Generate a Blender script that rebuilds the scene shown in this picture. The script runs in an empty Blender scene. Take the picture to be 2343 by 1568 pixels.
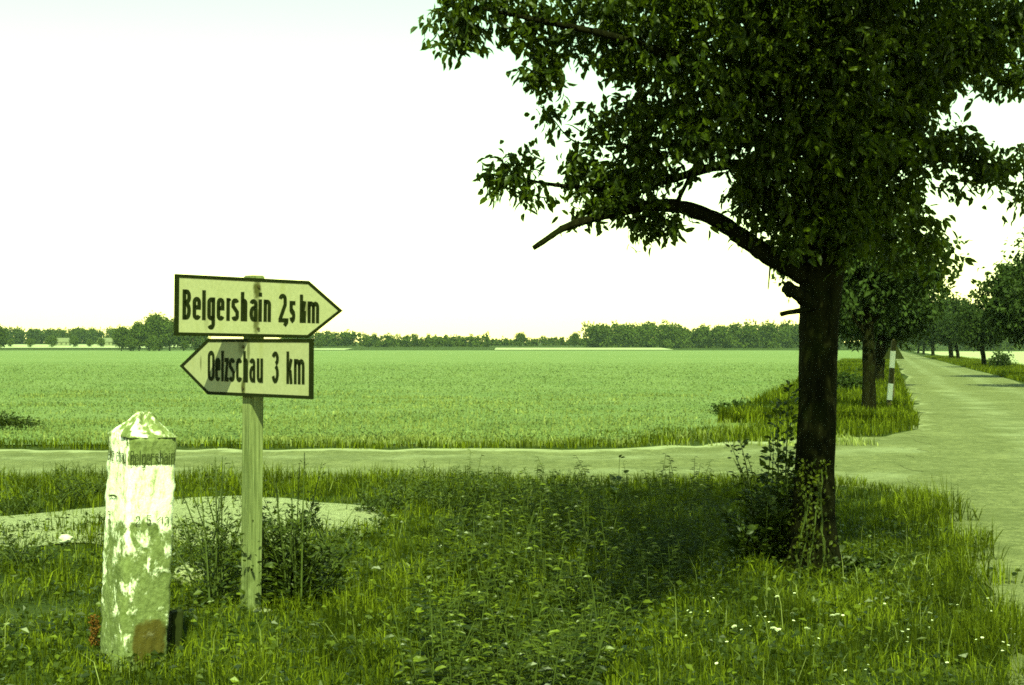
import bpy, bmesh, math, random
import numpy as np
from mathutils import Vector, Matrix
R = math.radians
rng = np.random.default_rng(7)
random.seed(7)
scene = bpy.context.scene
col = scene.collection

# ------------------------------------------------------------------ camera, sky, sun, exposure
CAM_H, F = 1.6, 3253.0          # eye height; focal length in units of the 2342 px wide picture
cam_data = bpy.data.cameras.new("camera")
cam = bpy.data.objects.new("camera", cam_data); col.objects.link(cam)
cam.location = (0, 0, CAM_H)
cam.rotation_euler = (R(90) + math.atan(13 / F), 0, 0)
cam_data.lens, cam_data.sensor_width = 50, 36
cam_data.clip_start, cam_data.clip_end = 0.1, 9000
scene.camera = cam

SUN_EL, SUN_AZ = R(49), R(5)    # sun stands behind the photographer, a little to the right
S = Vector((math.sin(SUN_AZ) * math.cos(SUN_EL), -math.cos(SUN_AZ) * math.cos(SUN_EL), math.sin(SUN_EL)))
TINT_SUN = (0.80, 1.0, 0.45)
TINT_SKY = (0.92, 1.0, 0.46)
world = bpy.data.worlds.new("World"); scene.world = world; world.use_nodes = True
wn, wl = world.node_tree.nodes, world.node_tree.links
wn.clear()
sky = wn.new("ShaderNodeTexSky"); sky.sky_type = 'NISHITA'; sky.sun_disc = False
sky.sun_elevation = SUN_EL; sky.sun_rotation = math.atan2(S.x, S.y)
sky.air_density, sky.dust_density, sky.ozone_density = 1.12, 0.05, 0.3
mul = wn.new("ShaderNodeMix"); mul.data_type = 'RGBA'; mul.blend_type = 'MULTIPLY'; mul.inputs[0].default_value = 1
mul.inputs[7].default_value = (*TINT_SKY, 1)
bg = wn.new("ShaderNodeBackground"); bg.inputs[1].default_value = 0.132
wo = wn.new("ShaderNodeOutputWorld")
wl.new(sky.outputs[0], mul.inputs[6]); wl.new(mul.outputs[2], bg.inputs[0]); wl.new(bg.outputs[0], wo.inputs[0])

sun_data = bpy.data.lights.new("sun", 'SUN'); sun_data.energy = 5.0; sun_data.angle = R(0.5); sun_data.color = TINT_SUN
sun = bpy.data.objects.new("sun", sun_data); col.objects.link(sun)
sun.rotation_euler = S.to_track_quat('Z', 'Y').to_euler()
vs = scene.view_settings
vs.view_transform, vs.look, vs.gamma, vs.use_curve_mapping = 'Standard', 'None', 1, False
vs.exposure = 1.3
scene.cycles.use_denoising = False; scene.cycles.denoiser = "OPENIMAGEDENOISE"; scene.cycles.denoising_input_passes = "RGB_ALBEDO_NORMAL"
scene.cycles.max_bounces = 6; scene.cycles.diffuse_bounces = 3; scene.cycles.glossy_bounces = 2
scene.cycles.transmission_bounces = 4; scene.cycles.transparent_max_bounces = 4; scene.cycles.volume_bounces = 0
scene.cycles.sample_clamp_indirect = 2; scene.cycles.sample_clamp_direct = 6
scene.cycles.filter_width = 1.7

# ------------------------------------------------------------------ helpers
def at(px, py, z=0.0):
    """ground (or height z) point seen at a pixel of the 2342 px wide photograph"""
    D = (CAM_H - z) * F / (py - 797)
    return np.array([(px - 1171) / F * D, D, z])
def atD(px, py, D):
    return np.array([(px - 1171) / F * D, D, CAM_H + (797 - py) / F * D])

def tag(o, label=None, cat=None, group=None, kind=None):
    if label: o["label"] = label
    if cat: o["category"] = cat
    if group: o["group"] = group
    if kind: o["kind"] = kind
    return o
def empty(name, loc, rz=0):
    o = bpy.data.objects.new(name, None); col.objects.link(o)
    o.location = loc; o.rotation_euler = (0, 0, rz); o.empty_display_size = 0.2
    return o
def link_mesh(name, me, mat, parent=None, loc=None):
    if mat: me.materials.append(mat)
    o = bpy.data.objects.new(name, me); col.objects.link(o)
    if parent: o.parent = parent
    if loc is not None: o.location = loc
    return o
def np_mesh(name, V, Fc, smooth=False):
    """V (n,3); Fc = list of int arrays (m,k) with fixed k each"""
    me = bpy.data.meshes.new(name)
    Fc = [f for f in Fc if len(f)]
    me.vertices.add(len(V)); me.vertices.foreach_set("co", np.asarray(V, np.float32).ravel())
    loops = np.concatenate([f.ravel() for f in Fc]).astype(np.int32)
    sizes = np.concatenate([np.full(len(f), f.shape[1]) for f in Fc]).astype(np.int32)
    me.loops.add(len(loops)); me.loops.foreach_set("vertex_index", loops)
    me.polygons.add(len(sizes))
    me.polygons.foreach_set("loop_start", np.concatenate([[0], np.cumsum(sizes)[:-1]]).astype(np.int32))
    me.polygons.foreach_set("use_smooth", np.full(len(sizes), smooth))
    me.update(calc_edges=True); me.validate()
    return me
class MB:
    """collects pieces and links them as one mesh"""
    def __init__(self): self.V, self.F3, self.F4, self.n = [], [], [], 0
    def add(self, V, F3=None, F4=None):
        V = np.asarray(V, float)
        if F3 is not None and len(F3): self.F3.append(np.asarray(F3, int) + self.n)
        if F4 is not None and len(F4): self.F4.append(np.asarray(F4, int) + self.n)
        self.V.append(V); self.n += len(V)
    def mesh(self, name, smooth=False):
        fs = []
        if self.F3: fs.append(np.concatenate(self.F3))
        if self.F4: fs.append(np.concatenate(self.F4))
        return np_mesh(name, np.concatenate(self.V), fs, smooth)
    def build(self, name, mat, parent=None, smooth=False, loc=None):
        return link_mesh(name, self.mesh(name, smooth), mat, parent, loc)
    def tube(self, pts, rad, seg=8, cap=True, rough=0.0, rg=rng):
        pts = np.asarray(pts, float); n = len(pts)
        rad = np.broadcast_to(np.asarray(rad, float), (n,))
        T = np.gradient(pts, axis=0); T /= np.linalg.norm(T, axis=1)[:, None] + 1e-9
        ref = np.array([0.0, 1.0, 0.0]) if abs(T[0][1]) < 0.9 else np.array([1.0, 0, 0])
        a = np.linspace(0, 2 * np.pi, seg, endpoint=False)
        V = []
        u = np.cross(T[0], ref); u /= np.linalg.norm(u)
        for i in range(n):
            u = u - T[i] * np.dot(u, T[i]); u /= np.linalg.norm(u) + 1e-9
            v = np.cross(T[i], u)
            r = rad[i] * (1 + rough * rg.normal(size=seg))
            V.append(pts[i] + np.outer(np.cos(a) * r, u) + np.outer(np.sin(a) * r, v))
        V = np.concatenate(V)
        i, j = np.meshgrid(np.arange(n - 1), np.arange(seg), indexing='ij')
        q = np.stack([i * seg + j, i * seg + (j + 1) % seg, (i + 1) * seg + (j + 1) % seg, (i + 1) * seg + j], -1).reshape(-1, 4)
        f3 = []
        if cap:
            V = np.concatenate([V, pts[:1], pts[-1:]]); m = n * seg
            for k in range(seg):
                f3.append((m, (k + 1) % seg, k)); f3.append((m + 1, (n - 1) * seg + k, (n - 1) * seg + (k + 1) % seg))
        self.add(V, f3, q)
    def box(self, c, s, M=None):
        c, s = np.asarray(c, float), np.asarray(s, float) / 2
        V = np.array([[x, y, z] for x in (-1, 1) for y in (-1, 1) for z in (-1, 1)]) * s + c
        if M is not None: V = np.array([M @ Vector(v) for v in V])
        self.add(V, None, [(0, 1, 3, 2), (4, 6, 7, 5), (0, 4, 5, 1), (2, 3, 7, 6), (0, 2, 6, 4), (1, 5, 7, 3)])
def smooth_path(pts, n):
    pts = np.asarray(pts, float)
    d = np.concatenate([[0], np.cumsum(np.linalg.norm(np.diff(pts, axis=0), axis=1))])
    t = np.linspace(0, d[-1], n)
    P = np.stack([np.interp(t, d, pts[:, k]) for k in range(pts.shape[1])], -1)
    for _ in range(max(2, n // 12)):
        Q = P.copy(); Q[1:-1] = (P[:-2] + 2 * P[1:-1] + P[2:]) / 4; P = Q
    return P
_tab = np.random.default_rng(99).random((256, 256))
def vnoise(x, y, s, seed=0):
    x = np.asarray(x, float) / s + seed * 17.31; y = np.asarray(y, float) / s + seed * 9.77
    xi, yi = np.floor(x).astype(int), np.floor(y).astype(int)
    fx, fy = x - xi, y - yi
    fx = fx * fx * (3 - 2 * fx); fy = fy * fy * (3 - 2 * fy)
    g = lambda a, b: _tab[a % 256, b % 256]
    return (g(xi, yi) * (1 - fx) + g(xi + 1, yi) * fx) * (1 - fy) + (g(xi, yi + 1) * (1 - fx) + g(xi + 1, yi + 1) * fx) * fy
def unit(v): return v / (np.linalg.norm(v, axis=-1, keepdims=True) + 1e-9)

# ------------------------------------------------------------------ node materials
class NT:
    def __init__(self, name):
        self.m = bpy.data.materials.new(name); self.m.use_nodes = True
        self.t = self.m.node_tree; self.N = self.t.nodes; self.L = self.t.links
        self.N.clear(); self.out = self.N.new("ShaderNodeOutputMaterial")
    def n(self, typ, **kw):
        x = self.N.new(typ)
        for k, v in kw.items():
            if hasattr(x, k): setattr(x, k, v)
        return x
    def set(self, sock, v):
        if isinstance(v, bpy.types.NodeSocket): self.L.new(v, sock)
        elif isinstance(v, tuple) and len(v) == 3 and sock.type == 'RGBA': sock.default_value = (*v, 1)
        else: sock.default_value = v
    def coord(self, kind="Object"): return self.n("ShaderNodeTexCoord").outputs[kind]
    def geo(self, name): return self.n("ShaderNodeNewGeometry").outputs[name]
    def noise(self, scale, detail=4, rough=0.55, vec=None, dist=0.0):
        x = self.n("ShaderNodeTexNoise"); x.inputs["Scale"].default_value = scale; x.inputs["Detail"].default_value = detail
        x.inputs["Roughness"].default_value = rough; x.inputs["Distortion"].default_value = dist
        if vec is not None: self.L.new(vec, x.inputs["Vector"])
        return x.outputs["Fac"]
    def scalevec(self, vec, s):
        x = self.n("ShaderNodeMapping"); x.inputs["Scale"].default_value = s; self.L.new(vec, x.inputs["Vector"]); return x.outputs[0]
    def math(self, op, a, b=0.0, clamp=False):
        x = self.n("ShaderNodeMath"); x.operation = op; x.use_clamp = clamp
        self.set(x.inputs[0], a); self.set(x.inputs[1], b); return x.outputs[0]
    def ramp(self, v, lo, hi, a=0.0, b=1.0):
        x = self.n("ShaderNodeMapRange"); x.interpolation_type = 'SMOOTHSTEP'
        self.set(x.inputs[0], v); self.set(x.inputs[1], lo); self.set(x.inputs[2], hi); self.set(x.inputs[3], a); self.set(x.inputs[4], b)
        return x.outputs[0]
    def mix(self, f, a, b, blend='MIX'):
        x = self.n("ShaderNodeMix"); x.data_type = 'RGBA'; x.blend_type = blend
        self.set(x.inputs[0], f); self.set(x.inputs[6], a); self.set(x.inputs[7], b); return x.outputs[2]
    def sep(self, v):
        x = self.n("ShaderNodeSeparateXYZ"); self.L.new(v, x.inputs[0]); return x.outputs
    def bump(self, h, strength=0.5, dist=0.02):
        x = self.n("ShaderNodeBump"); x.inputs["Strength"].default_value = strength; x.inputs["Distance"].default_value = dist
        self.L.new(h, x.inputs["Height"]); return x.outputs[0]
    def principled(self, color, rough=0.7, spec=0.3, normal=None):
        p = self.n("ShaderNodeBsdfPrincipled"); self.set(p.inputs["Base Color"], color); self.set(p.inputs["Roughness"], rough)
        p.inputs["Specular IOR Level"].default_value = spec
        if normal is not None: self.L.new(normal, p.inputs["Normal"])
        return p.outputs[0]
    def finish(self, sh): self.L.new(sh, self.out.inputs[0]); return self.m

def mat_leaf(name, dark, light, trans=0.3, rough=0.42, spec=0.4, tcol=None, patch=1.2, pw=1.0, ps=0.5):
    t = NT(name)
    r = t.geo("Random Per Island")
    pos = t.geo("Position")
    c = t.mix(t.math("POWER", r, pw), dark, light)
    c = t.mix(t.ramp(t.noise(patch, 4, 0.6, vec=pos), 0.36, 0.64), c, t.mix(ps, c, tuple(0.55 * x for x in dark)))
    p = t.principled(c, rough, spec)
    tr = t.n("ShaderNodeBsdfTranslucent")
    t.set(tr.inputs[0], tcol if tcol else tuple(min(1, x * 1.3) for x in light))
    mx = t.n("ShaderNodeMixShader"); mx.inputs[0].default_value = trans
    t.L.new(p, mx.inputs[1]); t.L.new(tr.outputs[0], mx.inputs[2])
    return t.finish(mx.outputs[0])
M = {}
M["pear_leaf"] = mat_leaf("pear_leaf", (0.011, 0.020, 0.001), (0.072, 0.100, 0.004), 0.30, 0.42, 0.12, (0.10, 0.14, 0.004), 1.2, 2.0)
M["far_leaf"] = mat_leaf("far_leaf", (0.014, 0.026, 0.004), (0.032, 0.052, 0.007), 0.15, 0.6, 0.12)
M["wood_leaf"] = mat_leaf("wood_leaf", (0.036, 0.054, 0.007), (0.054, 0.076, 0.010), 0.0, 0.8, 0.05, None, 0.02)
M["grass"] = mat_leaf("grass_blade", (0.009, 0.017, 0.0006), (0.200, 0.235, 0.013), 0.25, 0.65, 0.04, None, 1.7, 1.35, 0.85)
M["dry_grass"] = mat_leaf("dry_grass", (0.08, 0.105, 0.014), (0.28, 0.30, 0.10), 0.2, 0.6, 0.2)
M["weed"] = mat_leaf("weed_leaf", (0.010, 0.020, 0.001), (0.060, 0.082, 0.004), 0.22, 0.5, 0.3)
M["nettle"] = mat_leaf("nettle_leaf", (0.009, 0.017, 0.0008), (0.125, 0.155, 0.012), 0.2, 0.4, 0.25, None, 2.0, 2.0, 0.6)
M["ivy"] = mat_leaf("ivy_leaf", (0.026, 0.038, 0.002), (0.09, 0.105, 0.006), 0.25, 0.45, 0.15)
M["crop"] = mat_leaf("crop_leaf", (0.110, 0.148, 0.052), (0.150, 0.192, 0.074), 0.2, 0.7, 0.05, None, 0.22, 1.0, 0.45)

def mat_bark(name, c0, c1, sz=14):
    t = NT(name); v = t.coord()
    n1 = t.noise(1.0, 6, 0.65, t.scalevec(v, (sz, sz, sz * 0.28)), 0.8)
    n2 = t.noise(70, 4, 0.6, v)
    c = t.mix(t.ramp(n1, 0.35, 0.65), c0, c1)
    c = t.mix(t.ramp(t.noise(3, 3, vec=v), 0.5, 0.75), c, (0.008, 0.011, 0.0015))
    h = t.math('ADD', n1, t.math('MULTIPLY', n2, 0.25))
    return t.finish(t.principled(c, 0.95, 0.04, t.bump(h, 0.9, 0.03)))
M["bark"] = mat_bark("bark", (0.003, 0.003, 0.001), (0.010, 0.010, 0.003))
M["twig"] = mat_bark("twig_bark", (0.025, 0.027, 0.008), (0.06, 0.06, 0.02), 30)

def mat_ground():
    t = NT("ground"); v = t.geo("Position")
    n = t.noise(1.3, 6, 0.6, v); f = t.noise(26, 5, 0.7, v)
    c = t.mix(t.ramp(f, 0.35, 0.7), (0.014, 0.024, 0.003), (0.045, 0.062, 0.01))
    c = t.mix(t.ramp(n, 0.52, 0.72), c, (0.07, 0.078, 0.025))
    return t.finish(t.principled(c, 0.95, 0.1, t.bump(f, 0.7, 0.03)))
M["ground"] = mat_ground()

def mat_road():
    t = NT("road"); v = t.geo("Position")
    edge = t.n("ShaderNodeAttribute", attribute_name="edge").outputs["Fac"]
    lane = t.n("ShaderNodeAttribute", attribute_name="lane").outputs["Fac"]
    fine = t.noise(48, 6, 0.75, v); grit = t.noise(6.5, 7, 0.8, v); mid = t.noise(1.1, 6, 0.65, v, 0.6); big = t.noise(0.35, 4, 0.6, v)
    c = t.mix(t.ramp(t.math('ADD', t.math('MULTIPLY', fine, 0.45), t.math('MULTIPLY', grit, 0.55)), 0.38, 0.62), (0.050, 0.060, 0.022), (0.185, 0.192, 0.088))
    c = t.mix(t.ramp(mid, 0.42, 0.66, 0, 0.7), c, (0.078, 0.088, 0.033))
    c = t.mix(t.ramp(big, 0.5, 0.7, 0, 0.5), c, (0.190, 0.198, 0.098))
    # pale wheel tracks, worn and broken up
    w = t.math('MULTIPLY', t.ramp(t.math('ABSOLUTE', t.math('SUBTRACT', t.math('ABSOLUTE', t.math('SUBTRACT', lane, 0.5)), 0.2)), 0.02, 0.11, 1, 0), t.ramp(mid, 0.35, 0.6, 1, 0.2))
    c = t.mix(t.math('MULTIPLY', w, 0.5), c, (0.22, 0.235, 0.145))
    e = t.math('ADD', edge, t.math('MULTIPLY', t.math('SUBTRACT', t.noise(1.9, 7, 0.7, v), 0.5), 1.9))
    c = t.mix(t.ramp(e, 0.5, 0.95, 0, 0.85), c, (0.27, 0.28, 0.17))
    # tar patches and hairline cracks
    c = t.mix(t.ramp(t.noise(2.6, 5, 0.6, v), 0.66, 0.70, 0, 0.5), c, (0.06, 0.07, 0.03))
    vo = t.n("ShaderNodeTexVoronoi", feature='DISTANCE_TO_EDGE'); vo.inputs["Scale"].default_value = 0.9
    mp_ = t.n("ShaderNodeVectorMath", operation='ADD'); nn = t.n("ShaderNodeTexNoise"); nn.inputs["Scale"].default_value = 2.5; nn.inputs["Detail"].default_value = 4
    t.L.new(v, nn.inputs["Vector"]); t.L.new(v, mp_.inputs[0]); t.L.new(nn.outputs["Color"], mp_.inputs[1]); t.L.new(mp_.outputs[0], vo.inputs["Vector"])
    c = t.mix(t.math('MULTIPLY', t.ramp(vo.outputs["Distance"], 0.0, 0.02, 0.6, 0), t.ramp(big, 0.42, 0.58)), c, (0.05, 0.06, 0.025))
    return t.finish(t.principled(c, 0.9, 0.12, t.bump(t.math('ADD', fine, t.math('MULTIPLY', mid, 1.5)), 0.6, 0.015)))
M["road"] = mat_road()
def mat_sand():
    t = NT("path_sand"); v = t.geo("Position")
    f = t.noise(24, 7, 0.75, v); n = t.noise(2.2, 5, 0.65, v, 0.5)
    c = t.mix(t.ramp(f, 0.3, 0.7), (0.24, 0.255, 0.135), (0.44, 0.45, 0.28))
    c = t.mix(t.ramp(n, 0.5, 0.75, 0, 0.6), c, (0.19, 0.205, 0.095))
    c = t.mix(t.ramp(t.noise(9, 4, 0.6, v), 0.6, 0.68, 0, 0.6), c, (0.08, 0.095, 0.03))
    return t.finish(t.principled(c, 0.95, 0.1, t.bump(t.math("ADD", f, n), 1.0, 0.06)))
M["sand"] = mat_sand()
def mat_field():
    t = NT("field_crop"); v = t.geo("Position"); y = t.sep(v)[1]
    f = t.noise(3.2, 6, 0.7, v); g = t.noise(0.22, 6, 0.65, v); h = t.noise(1.0, 5, 0.65, t.scalevec(v, (0.012, 0.11, 1)))
    c = t.mix(t.ramp(f, 0.3, 0.7), (0.112, 0.150, 0.055), (0.145, 0.188, 0.075))
    c = t.mix(t.ramp(g, 0.45, 0.65, 0, 0.75), c, (0.088, 0.138, 0.042))
    c = t.mix(t.ramp(h, 0.45, 0.65, 0, 0.45), c, (0.175, 0.212, 0.088))
    return t.finish(t.principled(c, 0.9, 0.1, t.bump(f, 0.8, 0.12)))
M["field"] = mat_field()
def mat_stubble():
    t = NT("stubble"); v = t.geo("Position")
    c = t.mix(t.ramp(t.noise(2.0, 5, 0.7, v), 0.3, 0.7), (0.24, 0.26, 0.14), (0.36, 0.38, 0.24))
    return t.finish(t.principled(c, 0.95, 0.1))
M["stubble"] = mat_stubble()
def mat_simple(name, c, rough=0.7, spec=0.3, var=0.35, sc=20):
    t = NT(name); v = t.coord()
    n = t.noise(sc, 5, 0.65, v)
    k = t.mix(t.ramp(n, 0.3, 0.75), tuple(x * (1 - var) for x in c), c)
    return t.finish(t.principled(k, rough, spec, t.bump(n, 0.3, 0.01)))
M["black_paint"] = mat_simple("black_paint", (0.010, 0.014, 0.002), 0.7, 0.08)
M["worn_black"] = mat_simple("worn_black", (0.055, 0.07, 0.02), 0.8, 0.2, 0.5, 60)
M["steel"] = mat_simple("rusty_bolt", (0.05, 0.04, 0.01), 0.6, 0.3)
M["white_paint"] = mat_simple("white_paint", (0.80, 0.80, 0.70), 0.6, 0.3, 0.1)
M["red_paint"] = mat_simple("red_paint", (0.04, 0.036, 0.007), 0.7, 0.2)
M["dark_wood"] = mat_simple("dark_wood", (0.022, 0.028, 0.006), 0.9, 0.1)
M["pale_stone"] = mat_simple("pale_stone", (0.62, 0.63, 0.5), 0.9, 0.1)
M["flower"] = mat_simple("white_petal", (0.75, 0.76, 0.55), 0.7, 0.2, 0.15)
M["rust_seed"] = mat_simple("rust_seed", (0.13, 0.058, 0.010), 0.8, 0.1, 0.4, 90)
M["stem"] = mat_simple("green_stem", (0.055, 0.075, 0.012), 0.7, 0.2)
M["roof"] = mat_simple("far_roof", (0.13, 0.14, 0.08), 0.8, 0.2, 0.2, 0.5)
M["house_wall"] = mat_simple("far_wall", (0.17, 0.18, 0.11), 0.9, 0.2, 0.15, 0.5)
M["window"] = mat_simple("far_window", (0.05, 0.06, 0.03), 0.2, 0.5)

def mat_post():
    t = NT("post_wood"); v = t.coord()
    g = t.noise(1.0, 6, 0.65, t.scalevec(v, (60, 60, 3.0)), 0.4)
    c = t.mix(t.ramp(g, 0.3, 0.7), (0.075, 0.092, 0.033), (0.19, 0.215, 0.095))
    c = t.mix(t.ramp(t.noise(1.0, 4, vec=t.scalevec(v, (14, 14, 2.2))), 0.52, 0.7, 0, 0.6), c, (0.08, 0.10, 0.03))
    z = t.sep(v)[2]
    c = t.mix(t.math('MULTIPLY', t.ramp(z, 0.05, 0.4, 1, 0), t.ramp(t.noise(9, 4, vec=v), 0.4, 0.6)), c, (0.06, 0.075, 0.02))
    return t.finish(t.principled(c, 0.85, 0.15, t.bump(g, 0.7, 0.01)))
M["post"] = mat_post()
def mat_board(name, rust):
    t = NT(name); v = t.coord(); x, y, z = t.sep(v)[0:3]
    c = t.mix(t.ramp(t.noise(55, 5, 0.7, v), 0.3, 0.75), (0.25, 0.245, 0.15), (0.30, 0.29, 0.185))
    c = t.mix(t.ramp(t.noise(1.0, 4, 0.6, t.scalevec(v, (9, 9, 2))), 0.5, 0.8, 0, 0.5), c, (0.21, 0.205, 0.085))
    for x0, z0, w, hgt, s in rust:      # rust run down from a bolt
        dx = t.math('DIVIDE', t.math('SUBTRACT', x, x0), w); dz = t.math('DIVIDE', t.math('SUBTRACT', z, z0), hgt)
        d = t.math('ADD', t.math('MULTIPLY', dx, dx), t.math('MULTIPLY', dz, dz))
        d = t.math('ADD', d, t.math('MULTIPLY', t.math('SUBTRACT', t.noise(40, 4, vec=v), 0.5), 1.2))
        c = t.mix(t.ramp(d, 0.1, 1.3, s, 0), c, (0.05, 0.05, 0.01))
    return t.finish(t.principled(c, 0.6, 0.3))
M["board_up"] = mat_board("board_up", [(-0.01, 0.11, 0.032, 0.075, 1.0), (-0.015, -0.06, 0.026, 0.12, 0.9), (0.35, 0.0, 0.02, 0.06, 0.6), (-0.36, -0.06, 0.02, 0.1, 0.25)])
M["board_low"] = mat_board("board_low", [(0.0, -0.12, 0.024, 0.06, 1.0), (0.05, 0.1, 0.018, 0.09, 0.7), (-0.44, 0.02, 0.01, 0.05, 0.7), (-0.02, 0.12, 0.04, 0.06, 0.6)])
def mat_stone():
    t = NT("milestone_stone"); v = t.coord(); x, y, z = t.sep(v)[0:3]
    g = t.noise(38, 6, 0.7, v)
    grey = t.mix(t.ramp(g, 0.3, 0.72), (0.085, 0.105, 0.033), (0.18, 0.21, 0.09))
    grey = t.mix(t.ramp(t.noise(7, 4, vec=v), 0.48, 0.72, 0, 0.7), grey, (0.055, 0.075, 0.016))
    n = t.noise(1.0, 5, 0.62, t.scalevec(v, (15, 15, 9)), 0.5)
    # how much limewash is left: a solid band, flakes below it, mottled above
    band = t.math('MULTIPLY', t.ramp(z, 0.70, 0.80), t.ramp(z, 1.005, 1.02, 1, 0))
    low = t.math('MULTIPLY', t.ramp(z, 0.2, 0.76, 0.05, 0.16), t.math('MULTIPLY', t.ramp(z, 0.02, 0.22), t.ramp(z, 1.0, 1.02, 1, 0)))
    onright = t.ramp(y, -0.105, -0.12)
    top = t.math('MULTIPLY', t.ramp(z, 1.0, 1.02), t.mix(t.math('MULTIPLY', onright, t.ramp(z, 1.145, 1.16, 1, 0)), t.mix(t.ramp(z, 1.13, 1.16), (0.25, 0.25, 0.25), (0.16, 0.16, 0.16)), (0.0, 0.0, 0.0)))
    lev = t.math('ADD', t.math('ADD', t.math('MULTIPLY', band, 0.36), low), top)
    paint = t.ramp(t.math('ADD', t.math('ADD', n, t.math('MULTIPLY', t.math('SUBTRACT', t.noise(75, 4, 0.7, v), 0.5), 0.22)), lev), 0.62, 0.74)
    c = t.mix(paint, grey, t.mix(t.ramp(t.noise(1.0, 6, 0.75, t.scalevec(v, (26, 26, 9)), 0.4), 0.47, 0.66, 0, 0.9), t.mix(t.ramp(g, 0.3, 0.6), (0.60, 0.61, 0.49), (0.80, 0.80, 0.70)), (0.22, 0.24, 0.11)))
    # rusty patch of old paint near the foot of one face
    dx = t.math('DIVIDE', t.math('SUBTRACT', x, 0.02), 0.10); dz = t.math('DIVIDE', t.math('SUBTRACT', z, 0.12), 0.115)
    d = t.math('ADD', t.math('POWER', t.math('ABSOLUTE', dx), 3.0), t.math('POWER', t.math('ABSOLUTE', dz), 3.0))
    d = t.math('ADD', d, t.math('MULTIPLY', t.math('SUBTRACT', t.noise(16, 5, vec=v), 0.5), 1.6))
    c = t.mix(t.math('MULTIPLY', t.ramp(d, 0.5, 1.15, 0.9, 0), t.ramp(y, -0.02, 0.02, 1, 0)), c, (0.058, 0.042, 0.004))
    return t.finish(t.principled(c, 0.9, 0.15, t.bump(t.math('ADD', t.math('MULTIPLY', paint, 0.3), g), 0.6, 0.012)))
M["stone"] = mat_stone()

# thin summer haze over the fields
hz = MB(); hz.box((0, 1990, 22), (7600, 4200, 48)); ho = hz.build("haze", None)
hm = bpy.data.materials.new("haze"); hm.use_nodes = True; hn = hm.node_tree.nodes; hn.clear()
ho_ = hn.new("ShaderNodeOutputMaterial"); pv = hn.new("ShaderNodeVolumePrincipled")
pv.inputs["Color"].default_value = (0.70, 0.95, 0.85, 1); pv.inputs["Density"].default_value = 0.00006
hm.node_tree.links.new(pv.outputs[0], ho_.inputs["Volume"]); ho.data.materials.append(hm)
tag(ho, "thin pale haze over the fields", kind="stuff")

# ------------------------------------------------------------------ zones of the ground
RD = np.array([[0, 0.75], [7.6, 2.74], [8.2, 2.9], [9.4, 3.2], [11.2, 3.69], [13.6, 4.22], [16.1, 4.65], [30, 8.67], [98, 26.8], [1200, 320.6]])
def xL(D): return np.interp(D, RD[:, 0], RD[:, 1])
def xRt(D): return xL(D) + 5.3
def y1(x): return np.interp(x, [-60, -8, -2.5, 1, 3.2, 4.0, 4.4, 4.7], [17.3, 17.3, 17.15, 17.1, 17.0, 16.7, 16.2, 15.6])
def y2(x): return np.interp(x, [-60, -10, 1, 2.6, 3.9, 6.7, 8.0, 8.7], [22.4, 22.4, 22.6, 23.2, 24.2, 25.7, 28, 30.6])
PF = [[-14, 13.0], [-4.8, 13.5], [-4.05, 14.1], [-3.47, 14.6], [-2.9, 15.2], [-2.13, 14.7], [-1.36, 14.2], [-1.15, 13.4]]
PN = [[-14, 11.4], [-4.3, 11.7], [-3.44, 11.8], [-2.45, 11.7], [-1.5, 11.8], [-1.15, 12.6]]
def path_far(x): return np.interp(x, *np.array(PF).T)
def path_near(x): return np.interp(x, *np.array(PN).T)
def far_z(x, y):
    return np.interp(y, [0, 780, 860, 960, 1250, 1800, 4000], [0, 0, 1.4, 2.6, 5.6, 9, 14])
def gz(x, y):
    x, y = np.asarray(x, float), np.asarray(y, float)
    near = np.clip((y1(x) - y) / 0.8, 0, 1) * np.clip((xL(y) - x) / 0.5, 0, 1)
    b = (vnoise(x, y, 1.3, 1) - 0.5) * 0.09 + (vnoise(x, y, 0.4, 2) - 0.5) * 0.03
    p = np.clip((path_far(x) - y) / 0.5, 0, 1) * np.clip((y - path_near(x)) / 0.5, 0, 1) * np.clip((-1.1 - x) / 0.4, 0, 1)
    verge = np.clip((y - y2(x)) / 0.7, 0, 1) * np.clip((26.3 - y) / 1.5, 0, 1) * np.clip((4 - x) / 2, 0, 1)
    xb = np.interp(y, [4, 6.75, 8.1, 9.25, 10.5, 12.5, 14.5], [.0, .46, .70, 1.12, 1.60, 1.70, 1.60])
    dx = x - xb
    hol = -0.36 * np.where(dx > -.38, np.exp(-((dx + .38) / .26) ** 2), np.exp(-((dx + .38) / .60) ** 2)) * np.interp(y, [4, 7, 8.5, 12, 15], [.5, .8, 1, .8, .1])
    bank = 0.12 * np.exp(-((dx - .30) / .38) ** 2) * np.interp(y, [4, 6, 10, 11], [1, 1, .6, 0]) + 0.06 * np.exp(-((dx + 1.35) / .5) ** 2) * np.interp(y, [5, 7, 12, 14], [0, 1, 1, 0])
    b = b + hol + bank
    return near * (b * (1 - 0.7 * p) + 0.05 * p) + far_z(x, y)

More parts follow.
